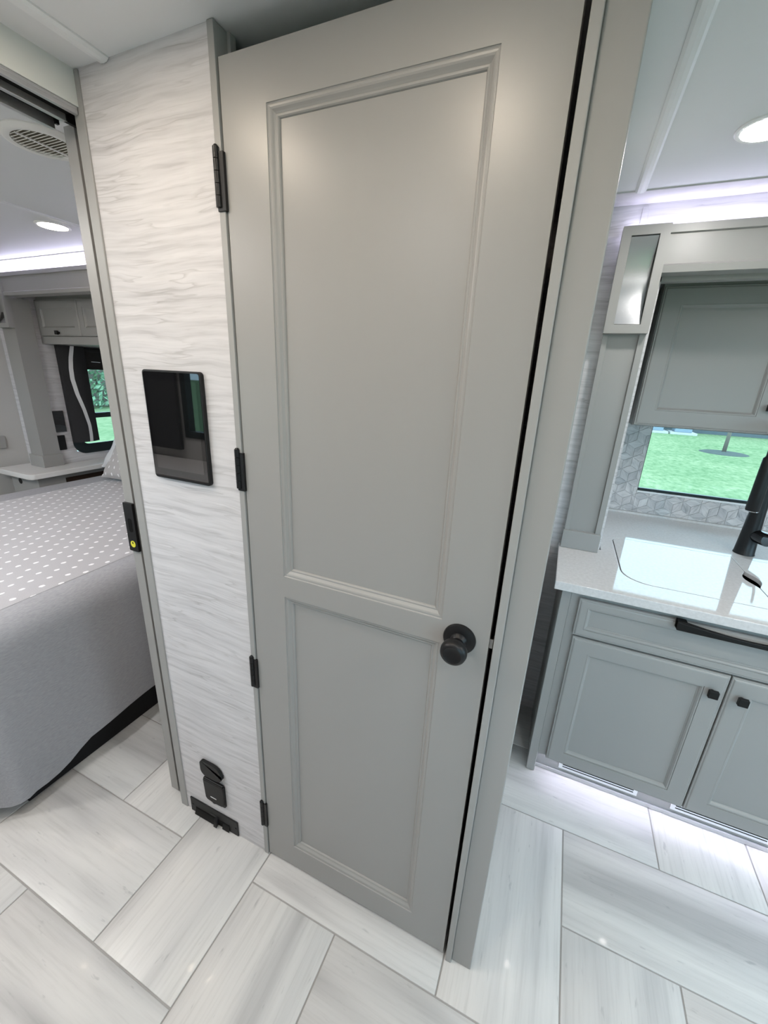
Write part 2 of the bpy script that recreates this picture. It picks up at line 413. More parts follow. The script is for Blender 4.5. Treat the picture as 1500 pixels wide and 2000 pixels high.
# ------------------------------------------------------------------ ceiling
ceil = struct('ceiling', 'ceil', (-2.80, 4.05, -1.42, 0.955, H, H + 0.05), 'flat pale vinyl ceiling panels with slim battens')
def batten(x0, x1, y0, y1):
    c = (x0 + x1) / 2; w = (x1 - x0) / 2
    pts = [(x0, H + 0.001), (x0, H - 0.003), (c - w * .6, H - 0.007), (c, H - 0.008), (c + w * .6, H - 0.007), (x1, H - 0.003), (x1, H + 0.001)]
    return MB().prism(pts, 1, y0, y1).build('batten', 'batten', ceil)
batten(0.068, 0.098, -1.36, -0.002); batten(1.128, 1.158, -1.36, 0.953); batten(-1.10, -1.08, -1.36, 0.953); batten(2.35, 2.38, -1.36, 0.953)
crown = MB().prism([(0.951, 2.1265), (0.957, 2.1265), (1.092, 2.137), (1.092, 2.19), (0.951, 2.19)], 0, -2.80, 4.05).build('trim_1', 'wall', None)
tag(crown, 'white grained crown strip between ceiling and outer wall', kind='structure')

# ------------------------------------------------------------------ hall partition with wallboard, trims, post
struct('wall_hall', 'wall', (0.0, 0.3575, 0.0, 0.030, 0.0, H), 'narrow white ash-grain wall panel between bedroom opening and door')
c = MB().box(0.357, 0.372, -0.004, 0.030, 0, H - 0.001).box(0.357, 0.378, 0.030, 0.046, 0, H - 0.001).build('trim_2', 'paint_trim', None, 0.0012)
tag(c, 'grey jamb trim on the hinge side of the door', kind='structure')
c = boxo('trim_3', 'paint_trim', (-0.0285, 0.0015, -0.004, 0.030, 0, H - 0.001), None, 0.002)
tag(c, 'slim grey corner trim at the bedroom opening', kind='structure')
struct('wall_post', 'paint', (1.006, 1.060, 0.0, 0.050, 0.0, H), 'grey painted post on the latch side of the door', 0.003)
c = boxo('trim_4', 'paint_trim', (0.9905, 1.0065, -0.009, 0.030, 0, H - 0.001), None, 0.0015)
tag(c, 'narrow grey edge strip on the post beside the door gap', kind='structure')
struct('wall_bath_right', 'plain_wall', (1.020, 1.060, 0.050, 1.09, 0.0, H), 'bathroom side wall behind the post')
struct('wall_bath_left', 'plain_wall', (-0.0285, 0.0, 0.030, 1.09, 0.0, H), 'bathroom wall beside the sliding door pocket')
struct('wall_pocket', 'plain_wall', (-0.150, -0.112, 0.065, 1.09, 0.0, H), 'bedroom side of the sliding door pocket')
# bedroom opening header and near partition
hd = struct('wall_header', 'header', (-0.045, -0.010, -0.80, -0.001, 2.066, H), 'pale header board above the bedroom opening')
tr = MB().box(-0.105, -0.012, -0.80, -0.006, 2.0600, 2.0655).box(-0.022, -0.012, -0.80, -0.006, 2.052, 2.060).box(-0.062, -0.050, -0.80, -0.006, 2.046, 2.060).box(-0.105, -0.095, -0.80, -0.006, 2.040, 2.060)
tr = tr.build('door_track', 'alu', hd, 0.0008)
boxo('track_slot', 'gasket', (-0.050, -0.022, -0.80, -0.006, 2.0590, 2.0598), hd)
boxo('track_slot', 'gasket', (-0.095, -0.062, -0.80, -0.006, 2.0590, 2.0598), hd)
struct('wall_bedroom_near', 'plain_wall', (-0.110, -0.010, -1.36, -0.80, 0.0, H), 'partition between hall and bedroom behind the camera')

# ------------------------------------------------------------------ coach side walls, shell and slide boxes
struct('wall_coach_middle', 'wall', (-0.20, 1.270, 1.090, 1.130, 0.0, 2.19), 'white grained outer wall behind the bathroom and beside the kitchen')
struct('wall_coach_kitchen_top', 'wall', (1.270, 4.05, 1.090, 1.130, 1.925, 2.19), 'white grained wall strip above the kitchen slide')
struct('wall_coach_bedroom_top', 'wall', (-2.50, -0.20, 1.060, 1.100, 1.955, 2.19), 'white grained wall strip above the bedroom slide')
struct('wall_coach_bedroom_end', 'wall', (-2.80, -2.50, 1.060, 1.100, 0.0, 2.19), 'outer wall at the far end of the bedroom')
struct('wall_bedroom_end', 'plain_wall', (-2.85, -2.760, -1.42, 1.10, 0.0, 2.19), 'grey end wall of the bedroom')
rail = struct('trim_5', 'paint_trim', (-2.760, -2.742, -1.36, 0.93, 0.915, 1.005), 'grey rail moulding on the bedroom end wall', 0.003)
EW = (-1.22, 0.95, 0.75, 1.95)           # added front windscreen for extra daylight, y0 y1 z0 z1
eb = MB().box(4.00, 4.05, -1.42, EW[0], 0, 2.19).box(4.00, 4.05, EW[1], 1.13, 0, 2.19).box(4.00, 4.05, EW[0], EW[1], 0, EW[2]).box(4.00, 4.05, EW[0], EW[1], EW[3], 2.19)
tag(eb.build('wall_living_end', 'plain_wall', None), 'front end of the coach, out of view', kind='structure')
w5 = thing('window_6', (4.02, -0.13, EW[2]), 'wide windscreen at the front end of the coach', None, kind='structure')
MB().rings((EW[0], EW[1], EW[2], EW[3]), [(0.0, 4.05), (0.0, 3.99), (0.04, 3.99), (0.04, 4.03)], fr='X').build('frame', 'winframe', w5)
boxo('mullion', 'winframe', (4.0, 4.03, -0.155, -0.115, EW[2] + 0.03, EW[3] - 0.03), w5)
boxo('pane', 'glass', (4.025, 4.028, EW[0], EW[1], EW[2], EW[3]), w5)
# vertical seam on the coach wall above the kitchen corbel
sm = boxo('trim_6', 'wall', (1.168, 1.186, 1.086, 1.0905, 2.04, 2.128), None, 0.001); tag(sm, 'short vertical seam strip on the grained wall above the corbel', kind='structure')
# kitchen slide box
struct('wall_slide_left', 'wall', (1.262, 1.272, 1.130, 1.79, 0.0, 1.98), 'left end wall of the kitchen slide')
struct('wall_slide_top', 'paint', (1.262, 3.60, 1.130, 1.79, 1.960, 1.98), 'underside of the kitchen slide roof')
struct('wall_slide_right', 'plain_wall', (3.55, 3.60, 1.090, 1.79, 0.0, 1.98), 'right end of the kitchen slide')
struct('wall_slide_floor', 'outer', (1.262, 3.60, 1.105, 1.79, -0.05, 0.0), 'floor of the kitchen slide under the cabinets')
struct('wall_coach_living', 'plain_wall', (3.60, 4.05, 1.090, 1.130, 0.0, 1.925), 'outer wall right of the kitchen slide')
KW = (1.463, 2.32, 1.030, 1.384)        # kitchen window x0 x1 z0 z1
kb = MB().box(1.272, KW[0], 1.755, 1.79, 0, 1.96).box(KW[1], 3.55, 1.755, 1.79, 0, 1.96).box(KW[0], KW[1], 1.755, 1.79, 0, KW[2]).box(KW[0], KW[1], 1.755, 1.79, KW[3], 1.96)
kback = kb.build('wall_slide_back', 'mgrout', None); tag(kback, 'back wall of the kitchen slide with marble mosaic', kind='structure')
# bedroom slide box
BW = (1.27, 1.705, 0.865, 1.56)         # bedroom window y0 y1 z0 z1
bs = MB().box(-2.54, -2.50, 1.10, BW[0], 0, 1.98).box(-2.54, -2.50, BW[1], 1.79, 0, 1.98).box(-2.54, -2.50, BW[0], BW[1], 0, BW[2]).box(-2.54, -2.50, BW[0], BW[1], BW[3], 1.98)
bside = bs.build('wall_bedroom_slide_side', 'wall', None); tag(bside, 'white grained side wall of the bed slide with a window', kind='structure')
struct('wall_bedroom_slide_back', 'wall', (-2.54, -0.15, 1.755, 1.79, 0.0, 1.98), 'headboard wall of the bed slide')
struct('wall_bedroom_slide_right', 'plain_wall', (-0.20, -0.15, 1.10, 1.755, 0.0, 1.98), 'near side wall of the bed slide')
struct('wall_bedroom_slide_top', 'paint', (-2.54, -0.15, 1.10, 1.79, 1.975, 2.00), 'underside of the bed slide roof')
struct('wall_bedroom_slide_floor', 'outer', (-2.54, -0.15, 1.105, 1.79, -0.05, 0.0), 'floor of the bed slide')
# wall behind the camera with one mirrored window and two added for daylight
RW = [(-2.66, -1.80, 1.085, 1.64), (-1.345, -0.30, 1.085, 1.64), (1.5, 3.4, 0.80, 1.80)]  # near bedroom window also widened to bring in more daylight
rb = MB(); xs = -2.80
for a, b_, z0, z1 in RW:
    rb.box(xs, a, -1.42, -1.36, 0, H); rb.box(a, b_, -1.42, -1.36, 0, z0); rb.box(a, b_, -1.42, -1.36, z1, H); xs = b_
rb.box(xs, 4.05, -1.42, -1.36, 0, H)
tag(rb.build('wall_back', 'plain_wall', None), 'outer wall behind the camera', kind='structure')

# ------------------------------------------------------------------ bathroom door
DX0, DX1, DZ0, DZ1 = 0.3755, 0.9810, 0.009, 2.078
door = thing('door_1', ((DX0 + DX1) / 2, 0.017, 0.0), 'tall greige two-panel door with black knob', None, kind='structure')
UX0, UX1, UZ0, UZ1 = 0.476, 0.880, 1.0727, 1.9976
LZ0, LZ1 = 0.1019, 1.0155
TH = 0.034
boxo('stile', 'paint', (DX0, UX0, 0, TH, DZ0, DZ1), door); boxo('stile', 'paint', (UX1, DX1, 0, TH, DZ0, DZ1), door)
boxo('rail', 'paint', (UX0, UX1, 0, TH, DZ0, LZ0), door); boxo('rail', 'paint', (UX0, UX1, 0, TH, LZ1, UZ0), door); boxo('rail', 'paint', (UX0, UX1, 0, TH, UZ1, DZ1), door)
mp = [(0.0, 0.0), (0.0004, 0.0016), (0.0018, 0.0028), (0.0035, 0.0026), (0.0060, 0.0030), (0.0085, 0.0042), (0.0115, 0.0072), (0.0140, 0.0092), (0.0152, 0.0088), (0.0175, 0.0092), (0.0192, 0.0110), (0.0200, 0.0135), (0.0200, 0.0150)]
for z0, z1 in ((UZ0, UZ1), (LZ0, LZ1)):
    boxo('panel', 'paint', (UX0 + 0.004, UX1 - 0.004, 0.0138, 0.024, z0 + 0.004, z1 - 0.004), door)
    MB().rings((UX0, UX1, z0, z1), mp).build('moulding', 'paint', door)
for zt, zb in ((1.948, 1.850), (1.377, 1.283), (0.800, 0.702), (0.245, 0.142)):
    n = 5; hz = (zt - zb) / n
    hg = MB().box(0.3565, 0.3775, -0.0068, 0.001, zb - 0.006, zt - 0.008).build('hinge', 'black_satin', door, 0.001)
    for k in range(n):
        MB().tube([(0.3610, -0.0065, zb + hz * k + 0.0006), (0.3610, -0.0065, zb + hz * (k + 1) - 0.0006)], 0.0062, 14).build('knuckle', 'black_satin', hg, smooth='auto')
    MB().tube([(0.3610, -0.0065, zt), (0.3610, -0.0065, zt + 0.003)], [0.0052, 0.003], 12).build('pin', 'black_satin', hg, smooth='auto')
KX, KZ = 0.921, 1.040
ro = MB().lathe([(0.0345, 0), (0.0345, 0.003), (0.033, 0.006), (0.026, 0.0085), (0.018, 0.010), (0.016, 0.014), (0.0125, 0.018)], (KX, 0, KZ), (0, -1, 0), 40).build('rosette', 'black_satin', door, smooth='auto')
MB().lathe([(0.0115, 0.016), (0.0115, 0.026), (0.014, 0.030), (0.0205, 0.034), (0.0258, 0.041), (0.0272, 0.049), (0.0258, 0.057), (0.022, 0.0615), (0.018, 0.0632), (0.0165, 0.0622), (0.006, 0.0618)], (KX, 0, KZ), (0, -1, 0), 40).build('knob', 'black_satin', door, smooth='auto')
boxo('latch', 'steel', (0.9805, 0.9885, 0.010, 0.020, 1.030, 1.052), door, 0.001)

# ------------------------------------------------------------------ sliding bedroom door
sd = thing('door_2', (-0.074, 0.39, 0.0), 'grey sliding pocket door edge with black latch plate', None, kind='structure')
boxo('slab', 'paint', (-0.1075, -0.0715, 0.020, 0.74, 0.012, 2.058), sd, 0.001)
boxo('seal', 'niche', (-0.0710, -0.0310, 0.031, 0.037, 0.012, 2.058), sd)  # dark strip painting the recess shade between slab and corner trim
lt = MB().prism([(p[0], p[1]) for p in rrect(-0.1085, -0.0690, 1.012, 1.166, 0.003)], 1, 0.012, 0.021).build('edge_latch', 'black_plastic', sd, 0.0008)
pull = MB().prism(rrect(-0.096, -0.080, 1.075, 1.118, 0.006), 1, 0.0115, 0.0121).build('finger_pull', 'gasket', lt)
MB().tube([(-0.0885, 0.0122, 1.036), (-0.0885, 0.0112, 1.036)], 0.0105, 20).build('sticker', 'yellow', lt)
MB().prism([(-0.0915, 1.037), (-0.0855, 1.037), (-0.0868, 1.0435), (-0.0902, 1.0435)], 1, 0.0110, 0.0113).build('sticker_mark', 'black', lt)
rbk = MB().box(-0.078, -0.050, -0.004, 0.022, 2.0585, 2.080).box(-0.060, -0.050, -0.010, 0.019, 2.046, 2.062).box(-0.092, -0.060, -0.004, 0.004, 2.0585, 2.0645).box(-0.098, -0.090, -0.006, 0.002, 2.050, 2.0645)
rbk.build('roller_bracket', 'black', sd, 0.001)

# ------------------------------------------------------------------ devices on the hall wall panel
cp = thing('control_panel', (0.177, 0.0, 1.2748), 'black glass touchscreen tablet mounted on the white wall panel', 'tablet')
MB().prism(rrect(0.081, 0.273, 1.2748, 1.5432, 0.009), 1, -0.011, -0.0002).build('bezel', 'black_plastic', cp, 0.002)
scr = MB().prism(rrect(0.0855, 0.2685, 1.2795, 1.5385, 0.006), 1, -0.0116, -0.0105).build('screen', 'black_gloss', cp)
boxo('display', 'lcd', (0.097, 0.257, -0.01175, -0.0112, 1.302, 1.520), scr)

vi = thing('vacuum_inlet', (0.15, 0.0, 0.10), 'black hose inlet with raised flap low on the white wall panel', 'vacuum inlet')
lid = rrect(0.106, 0.201, 0.232, 0.296, [0.026, 0.030, 0.042, 0.014], 8)
MB().prism(rrect(0.112, 0.199, 0.110, 0.214, 0.010), 1, -0.006, -0.0002).build('back_plate', 'black_plastic', vi, 0.001)
fl = MB().prism(lid, 1, -0.013, -0.003)
fl.box(0.14, 0.17, -0.010, -0.0002, 0.238, 0.262)
fl.build('flap', 'black_plastic', vi, 0.004, seg=3)
bd = MB().prism([(0.110, 0.211), (0.1145, 0.130), (0.122, 0.121), (0.143, 0.118), (0.148, 0.1145), (0.156, 0.1145), (0.161, 0.118), (0.189, 0.120), (0.198, 0.130), (0.201, 0.211)], 1, -0.013, -0.005)
bd.build('cover', 'black_plastic', vi, 0.003, seg=3)
boxo('print', 'white_print', (0.140, 0.166, -0.0135, -0.0130, 0.143, 0.1465), vi)
MB().tube([(0.114, -0.008, 0.215), (0.197, -0.008, 0.215)], 0.005, 12).build('hinge_barrel', 'black', vi, smooth='auto')

vp = thing('vacuum_pan', (0.133, 0.0, 0.0), 'black floor-level dustpan inlet plate at the foot of the white wall panel', 'vacuum inlet')
MB().box(0.023, 0.243, -0.005, -0.0002, 0.001, 0.066).build('face_plate', 'black_plastic', vp, 0.0012)
boxo('slot', 'gasket', (0.048, 0.206, -0.0056, -0.0045, 0.006, 0.032), vp)
MB().prism([(-0.0056, 0.026), (-0.0056, 0.016), (-0.012, 0.002), (-0.014, 0.005), (-0.010, 0.018)], 0, 0.048, 0.142).build('pan_flap', 'black', vp, 0.0008)
MB().prism([(-0.0056, 0.026), (-0.0056, 0.016), (-0.010, 0.002), (-0.012, 0.005), (-0.009, 0.018)], 0, 0.176, 0.206).build('pan_flap', 'black', vp, 0.0008)
MB().prism([(-0.0056, 0.040), (-0.0056, 0.012), (-0.018, 0.003), (-0.020, 0.008), (-0.013, 0.032)], 0, 0.143, 0.156).build('toe_lever', 'black_satin', vp, 0.001)
MB().box(0.118, 0.152, -0.0062, -0.005, 0.034, 0.044).build('lever_guide', 'black_satin', vp, 0.0008)
for sx in (0.033, 0.233):
    MB().tube([(sx, -0.005, 0.034), (sx, -0.0064, 0.034)], 0.0032, 12).build('screw', 'black_satin', vp)

# ------------------------------------------------------------------ panelled cabinet fronts
def front(parent, name, x0, x1, z0, z1, y, mat='paint', fw=0.058, d=0.018, panel_proud=False):
    # y = front plane; continuous frame with beaded outer edge, moulding and recessed panel
    fr = MB().rings((x0, x1, z0, z1), [(0.0, y + d), (0.0, y + 0.006), (0.0015, y + 0.0035), (0.005, y + 0.0035), (0.008, y + 0.0008), (0.011, y), (fw, y)], fill_first=True).build(name, mat, parent)
    MB().rings((x0 + fw, x1 - fw, z0 + fw, z1 - fw), [(0.0, y), (0.0, y + 0.0022), (0.0015, y + 0.0014), (0.005, y + 0.0016), (0.0085, y + 0.0048), (0.0115, y + 0.0095), (0.0132, y + 0.0105), (0.0140, y + 0.0130)]).build('moulding', mat, fr)
    boxo('panel', mat, (x0 + fw + 0.012, x1 - fw - 0.012, y + 0.0118, y + 0.0165, z0 + fw + 0.012, z1 - fw - 0.012), fr)
    return fr
def square_knob(parent, x, y, z):
    k = MB().tube([(x, y, z), (x, y - 0.012, z)], 0.0075, 12).box(x - 0.0135, x + 0.0135, y - 0.026, y - 0.012, z - 0.013, z + 0.013)
    return k.build('handle', 'black', parent, 0.0015)

# ------------------------------------------------------------------ kitchen base cabinet
YF = 0.722
kc = thing('base_cabinet', (2.3, 1.2, 0.0), 'greige kitchen base cabinet with lit toe kick below the white countertop', 'cabinet')
boxo('side_panel', 'paint', (1.140, 1.172, YF, 1.088, 0.0015, 0.866), kc, 0.002)
cc = MB().box(1.172, 3.50, YF, 0.780, 0.105, 0.866).box(1.172, 1.30, 0.780, 1.085, 0.105, 0.866).box(2.20, 3.50, 0.780, 1.085, 0.105, 0.866)
cc.box(1.30, 2.20, 0.780, 1.32, 0.105, 0.13).box(1.275, 3.54, 1.32, 1.753, 0.105, 0.866).box(2.20, 3.54, 1.085, 1.32, 0.105, 0.866).build('carcass', 'paint', kc)
front(kc, 'drawer_front', 1.199, 2.146, 0.697, 0.845, YF - 0.019, fw=0.030)
dl = front(kc, 'door', 1.203, 1.671, 0.106, 0.690, YF - 0.019)
dr = front(kc, 'door', 1.675, 2.143, 0.106, 0.690, YF - 0.019)
square_knob(dl, 1.634, YF - 0.019, 0.622); square_knob(dr, 1.712, YF - 0.019, 0.622)
d3 = front(kc, 'door', 2.150, 2.80, 0.106, 0.845, YF - 0.019)
d4 = front(kc, 'door', 2.804, 3.48, 0.106, 0.845, YF - 0.019)
square_knob(d3, 2.76, YF - 0.019, 0.78); square_knob(d4, 2.845, YF - 0.019, 0.78)
# bow pull
bw = MB(); hx0, hx1 = 1.484, 1.862; yb = YF - 0.019; N = 24; zc = 0.8385
secs = []
for i in range(N + 1):
    t = i / N; x = hx0 + (hx1 - hx0) * t; s_ = 1 - abs(2 * t - 1); a = math.sin(min(1, s_ * 1.0) * PI / 2)
    yc = yb - 0.016 - 0.020 * a; hh = 0.0145 - 0.0075 * a; dd = 0.012 - 0.006 * a
    secs.append((x, yc, hh, dd))
vs = []; fs = []
for x, yc, hh, dd in secs: vs += [(x, yc - dd, zc - hh), (x, yc + dd, zc - hh), (x, yc + dd, zc + hh), (x, yc - dd, zc + hh)]
for i in range(N):
    for k in range(4): fs.append((i * 4 + k, i * 4 + (k + 1) % 4, i * 4 + 4 + (k + 1) % 4, i * 4 + 4 + k))
fs += [(3, 2, 1, 0), (N * 4, N * 4 + 1, N * 4 + 2, N * 4 + 3)]
bw.add(vs, fs)
for xa, xb in ((hx0, hx0 + 0.028), (hx1 - 0.028, hx1)): bw.box(xa, xb, yb - 0.022, yb + 0.006, zc - 0.0145, zc + 0.0145)
bw.build('drawer_handle', 'black', kc, 0.002)
# toe kick
tk = boxo('toe_kick', 'paint', (1.172, 3.50, 0.758, 0.772, 0.0015, 0.106), kc)
boxo('kick_rail', 'alu', (1.172, 3.50, 0.7515, 0.758, 0.0015, 0.020), kc, 0.001)
for gx0, gx1 in ((1.262, 1.548), (1.660, 1.965), (2.2, 2.5)):
    gr = MB().box(gx0, gx1, 0.7535, 0.758, 0.034, 0.092).build('grille', 'sill', kc, 0.0012)
    for k in range(4):
        zz = 0.046 + k * 0.0105
        boxo('slot', 'gasket', (gx0 + 0.014, gx1 - 0.014, 0.7531, 0.7537, zz, zz + 0.0042), gr)
st = boxo('led_strip', 'sill', (1.20, 3.45, 0.737, 0.751, 0.1030, 0.1050), kc)
dots = MB()
for k in range(172):
    x = 1.206 + k * 0.013; dots.box(x - 0.0011, x + 0.0011, 0.7429, 0.7451, 0.1020, 0.1031)
tag(dots.build('led_dots', 'toe', st), kind='stuff')

# ------------------------------------------------------------------ countertop, sink, faucet
CZ = 0.900
outer = [(1.1105, 0.688), (3.52, 0.688), (3.52, 1.752), (1.275, 1.752), (1.275, 1.086), (1.1105, 1.086)]
SX0, SX1, SY0, SY1 = 1.332, 2.150, 0.812, 1.285
hole = rrect(SX0, SX1, SY0, SY1, [0.095, 0.095, 0.045, 0.045], 8)
ct = plate('countertop', 'quartz', outer, hole, 0.8675, CZ, None, 0.003)
tag(ct, 'glossy white solid-surface countertop on the kitchen base cabinet', 'countertop')
lip = boxo('counter_upstand', 'quartz', (1.275, 3.52, 1.738, 1.7525, CZ, CZ + 0.012), ct, 0.001)
sk = thing('sink_basin', ((SX0 + SX1) / 2, 1.05, 0.68), 'undermount kitchen sink beneath the white covers', 'sink')
io = rrect(SX0 - 0.012, SX1 + 0.012, SY0 - 0.012, SY1 + 0.012, [0.1, 0.1, 0.05, 0.05], 8)
bs_ = MB(); n = len(hole); zt_, zb_ = 0.8665, 0.68
vv = [(x, y, zt_) for x, y in io] + [(x, y, zt_) for x, y in hole] + [(x, y, zb_) for x, y in hole] + [(x, y, zb_ - 0.004) for x, y in io]
ff = [(i, (i + 1) % n, n + (i + 1) % n, n + i) for i in range(n)] + [(n + i, n + (i + 1) % n, 2 * n + (i + 1) % n, 2 * n + i) for i in range(n)] + [tuple(range(2 * n, 3 * n))]
ff += [(i, (i + 1) % n, 3 * n + (i + 1) % n, 3 * n + i) for i in range(n)] + [tuple(range(3 * n, 4 * n))]
bs_.add(vv, ff).build('basin', 'gasket', sk)
MB().lathe([(0.042, 0), (0.042, 0.003), (0.03, 0.004)], (1.6, 1.05, 0.6805), (0, 0, 1), 24).build('drain', 'chrome', sk)
XS = 1.777
def lens(side, n=10):
    # almond-shaped finger notch at the meeting edge of the covers
    out = []
    for k in range(n + 1):
        t = k / n; y = 0.985 + (1.135 - 0.985) * t
        out.append((XS + side * (0.0012 + 0.024 * math.sin(PI * t) ** 1.3), y))
    return out
g = 0.0022
left = [p for p in rrect(SX0 + g, XS - 0.0012, SY0 + g, SY1 - g, [0.093, 0.001, 0.001, 0.043], 8)]
def cover(name, pts, label):
    o = MB().prism(pts, 2, 0.884, CZ + 0.0005).build(name, 'quartz', None, 0.0015); return tag(o, label, 'sink cover', 'sink covers')
lp = []
arc = rrect(SX0 + g, XS, SY0 + g, SY1 - g, [0.093, 0.001, 0.001, 0.043], 8)
lp = [(x, y) for x, y in arc if x < XS - 0.01]
# order: front-left corner (start PI -> 1.5PI), then right edge upwards with notch, then back-left corner
fl_ = arc[0:9]; bl_ = arc[27:36]
lpts = fl_ + [(XS - 0.0012, SY0 + g)] + lens(-1) + [(XS - 0.0012, SY1 - g)] + bl_
cover('sink_cover', lpts, 'white sink cover left of the almond-shaped finger hole')
arc2 = rrect(XS, SX1 - g, SY0 + g, SY1 - g, [0.001, 0.093, 0.043, 0.001], 8)
rpts = [(XS + 0.0012, SY0 + g)] + arc2[9:18] + arc2[18:27] + [(XS + 0.0012, SY1 - g)] + lens(1)[::-1]
cover('sink_cover', rpts, 'white sink cover right of the almond-shaped finger hole')

fc = thing('faucet', (1.842, 1.365, CZ), 'matt black pull-down kitchen faucet behind the sink covers', 'faucet')
fx, fy = 1.842, 1.365
MB().lathe([(0.0375, 0.0006), (0.0375, 0.004), (0.036, 0.006), (0.033, 0.06), (0.029, 0.14), (0.0235, 0.26), (0.0195, 0.40)], (fx, fy, CZ), (0, 0, 1), 36).build('body', 'black_satin', fc, smooth='auto')
pth = [(fx, fy, CZ + 0.395)]
ex, ey = 1.757, 1.19
for k in range(0, 17):
    t = k / 16; a = PI * t
    cx, cy = (fx + ex) / 2, (fy + ey) / 2
    pth.append((cx + (fx - ex) / 2 * math.cos(a), cy + (fy - ey) / 2 * math.cos(a), CZ + 0.45 + 0.09 * math.sin(a)))
pth.append((ex, ey, CZ + 0.432))
MB().tube(pth, 0.0135, 18).build('spout', 'black_satin', fc, smooth='auto')
MB().lathe([(0.0125, 0.0), (0.0195, -0.01), (0.0205, -0.06), (0.0215, -0.14), (0.0220, -0.205), (0.0205, -0.209)], (ex, ey, CZ + 0.437), (0, 0, 1), 30).build('spray_head', 'black_satin', fc, smooth='auto')
MB().lathe([(0.0208, 0), (0.0208, -0.0025), (0.017, -0.003)], (ex, ey, CZ + 0.228), (0, 0, 1), 30).build('spray_ring', 'chrome', fc, smooth='auto')
hd_ = Vector((0.28, -0.95, 0.06)).normalized(); h0 = Vector((fx + 0.010, fy, CZ + 0.088))
MB().lathe([(0.0270, 0.012), (0.0270, 0.078), (0.0260, 0.082), (0.001, 0.083)], h0, hd_, 30).build('handle_hub', 'black_gloss', fc, smooth='auto')
he = h0 + hd_ * 0.070
MB().tube([he + Vector((0.014, 0, 0.016)), he + Vector((0.022, 0.0, 0.05)), he + Vector((0.028, 0.0, 0.10))], [0.0055, 0.005, 0.0045], 12).build('lever', 'black_satin', fc, smooth='auto')

# ------------------------------------------------------------------ slide fascia: corbel, pilaster, beam (kitchen)
def corbel(x0, x1, y, yw, z0, z1, name, label):
    c = thing(name, ((x0 + x1) / 2, (y + yw) / 2, z0), label, None, kind='structure')
    w = 0.028
    MB().rings((x0, x1, z0, z1), [(0.0, yw), (0.0, y), (w, y), (w, y + 0.008)], fill_first=True).build('frame', 'paint', c)
    ins = MB(); n = 14; vs = []
    for k in range(n + 1):
        t = k / n; z = z0 + w + 0.002 + (z1 - z0 - 2 * w - 0.004) * t; yy = y + 0.009 + 0.034 * (1 - (2 * t - 1) ** 2)
        vs += [(x0 + w + 0.001, yy, z), (x1 - w - 0.001, yy, z)]
    ins.add(vs, [(2 * k, 2 * k + 1, 2 * k + 3, 2 * k + 2) for k in range(n)])
    o = ins.build('metal_insert', 'metal', c, smooth=True, recalc=False); o['label'] = 'brushed steel insert'
    return c
corbel(1.119, 1.257, 1.014, 1.0595, 1.731, 2.0555, 'trim_7', 'grey corbel with brushed steel insert beside the kitchen beam')
pl = thing('trim_8', (1.188, 1.075, CZ), 'grey pilaster standing on the white kitchen countertop', None, kind='structure')
boxo('core', 'paint', (1.124, 1.254, 1.058, 1.089, CZ + 0.0008, 1.7305), pl)
boxo('edge_strip', 'paint', (1.121, 1.139, 1.046, 1.062, 0.975, 1.7308), pl, 0.001)
boxo('edge_strip', 'paint', (1.2365, 1.257, 1.046, 1.128, 0.975, 1.7308), pl, 0.001)
boxo('plinth', 'paint', (1.1175, 1.259, 1.036, 1.070, CZ + 0.0008, 0.977), pl, 0.001)
bmk = thing('trim_9', (2.3, 1.06, 1.9), 'grey fascia beam over the kitchen slide with a hidden light strip', None, kind='structure')
MB().prism([(1.028, 1.917), (1.024, 1.937), (1.032, 1.943), (1.032, 2.028), (1.022, 2.030), (1.022, 2.053), (1.0895, 2.053), (1.0895, 1.917)], 0, 1.2575, 3.95).build('beam', 'paint', bmk)
boxo('light_strip', 'cove', (1.13, 3.9, 1.055, 1.070, 2.0565, 2.0585), bmk)
boxo('inner_header', 'paint', (1.262, 3.55, 1.09, 1.125, 1.902, 1.9245), bmk)

# ------------------------------------------------------------------ kitchen wall cabinet
YU = 1.40
wc = thing('wall_cabinet', (2.2, 1.58, 1.393), 'greige wall cabinet above the kitchen window', 'cabinet')
boxo('carcass', 'paint', (1.327, 3.54, YU + 0.019, 1.7535, 1.393, 1.958), wc, 0.001)
u1 = front(wc, 'door', 1.329, 1.812, 1.397, 1.944, YU, fw=0.066); square_knob(u1, 1.779, YU, 1.500)
u2 = front(wc, 'door', 1.817, 2.30, 1.397, 1.944, YU, fw=0.066); square_knob(u2, 1.852, YU, 1.500)
u3 = front(wc, 'door', 2.305, 2.90, 1.397, 1.944, YU, fw=0.066); square_knob(u3, 2.865, YU, 1.500)

# ------------------------------------------------------------------ kitchen window and mosaic backsplash
w1 = thing('window_1', ((KW[0] + KW[1]) / 2, 1.77, KW[2]), 'kitchen window with dark gasket looking out on the lawn', None, kind='structure')
MB().rings((KW[0], KW[1], KW[2], KW[3]), [(0.0, 1.755), (0.0, 1.79), (0.002, 1.79), (0.002, 1.755)]).build('reveal', 'sill', w1)
boxo('gasket', 'winframe', (KW[0] + 0.002, KW[1] - 0.002, 1.768, 1.785, KW[2] + 0.002, KW[2] + 0.014), w1)
boxo('gasket', 'winframe', (KW[0] + 0.002, KW[0] + 0.004, 1.768, 1.785, KW[2] + 0.014, KW[3] - 0.002), w1)
boxo('gasket', 'winframe', (KW[1] - 0.012, KW[1] - 0.002, 1.768, 1.785, KW[2] + 0.014, KW[3] - 0.002), w1)
boxo('sill', 'sill', (KW[0] - 0.002, KW[1] + 0.002, 1.744, 1.768, KW[2] - 0.006, KW[2] + 0.002), w1, 0.001)
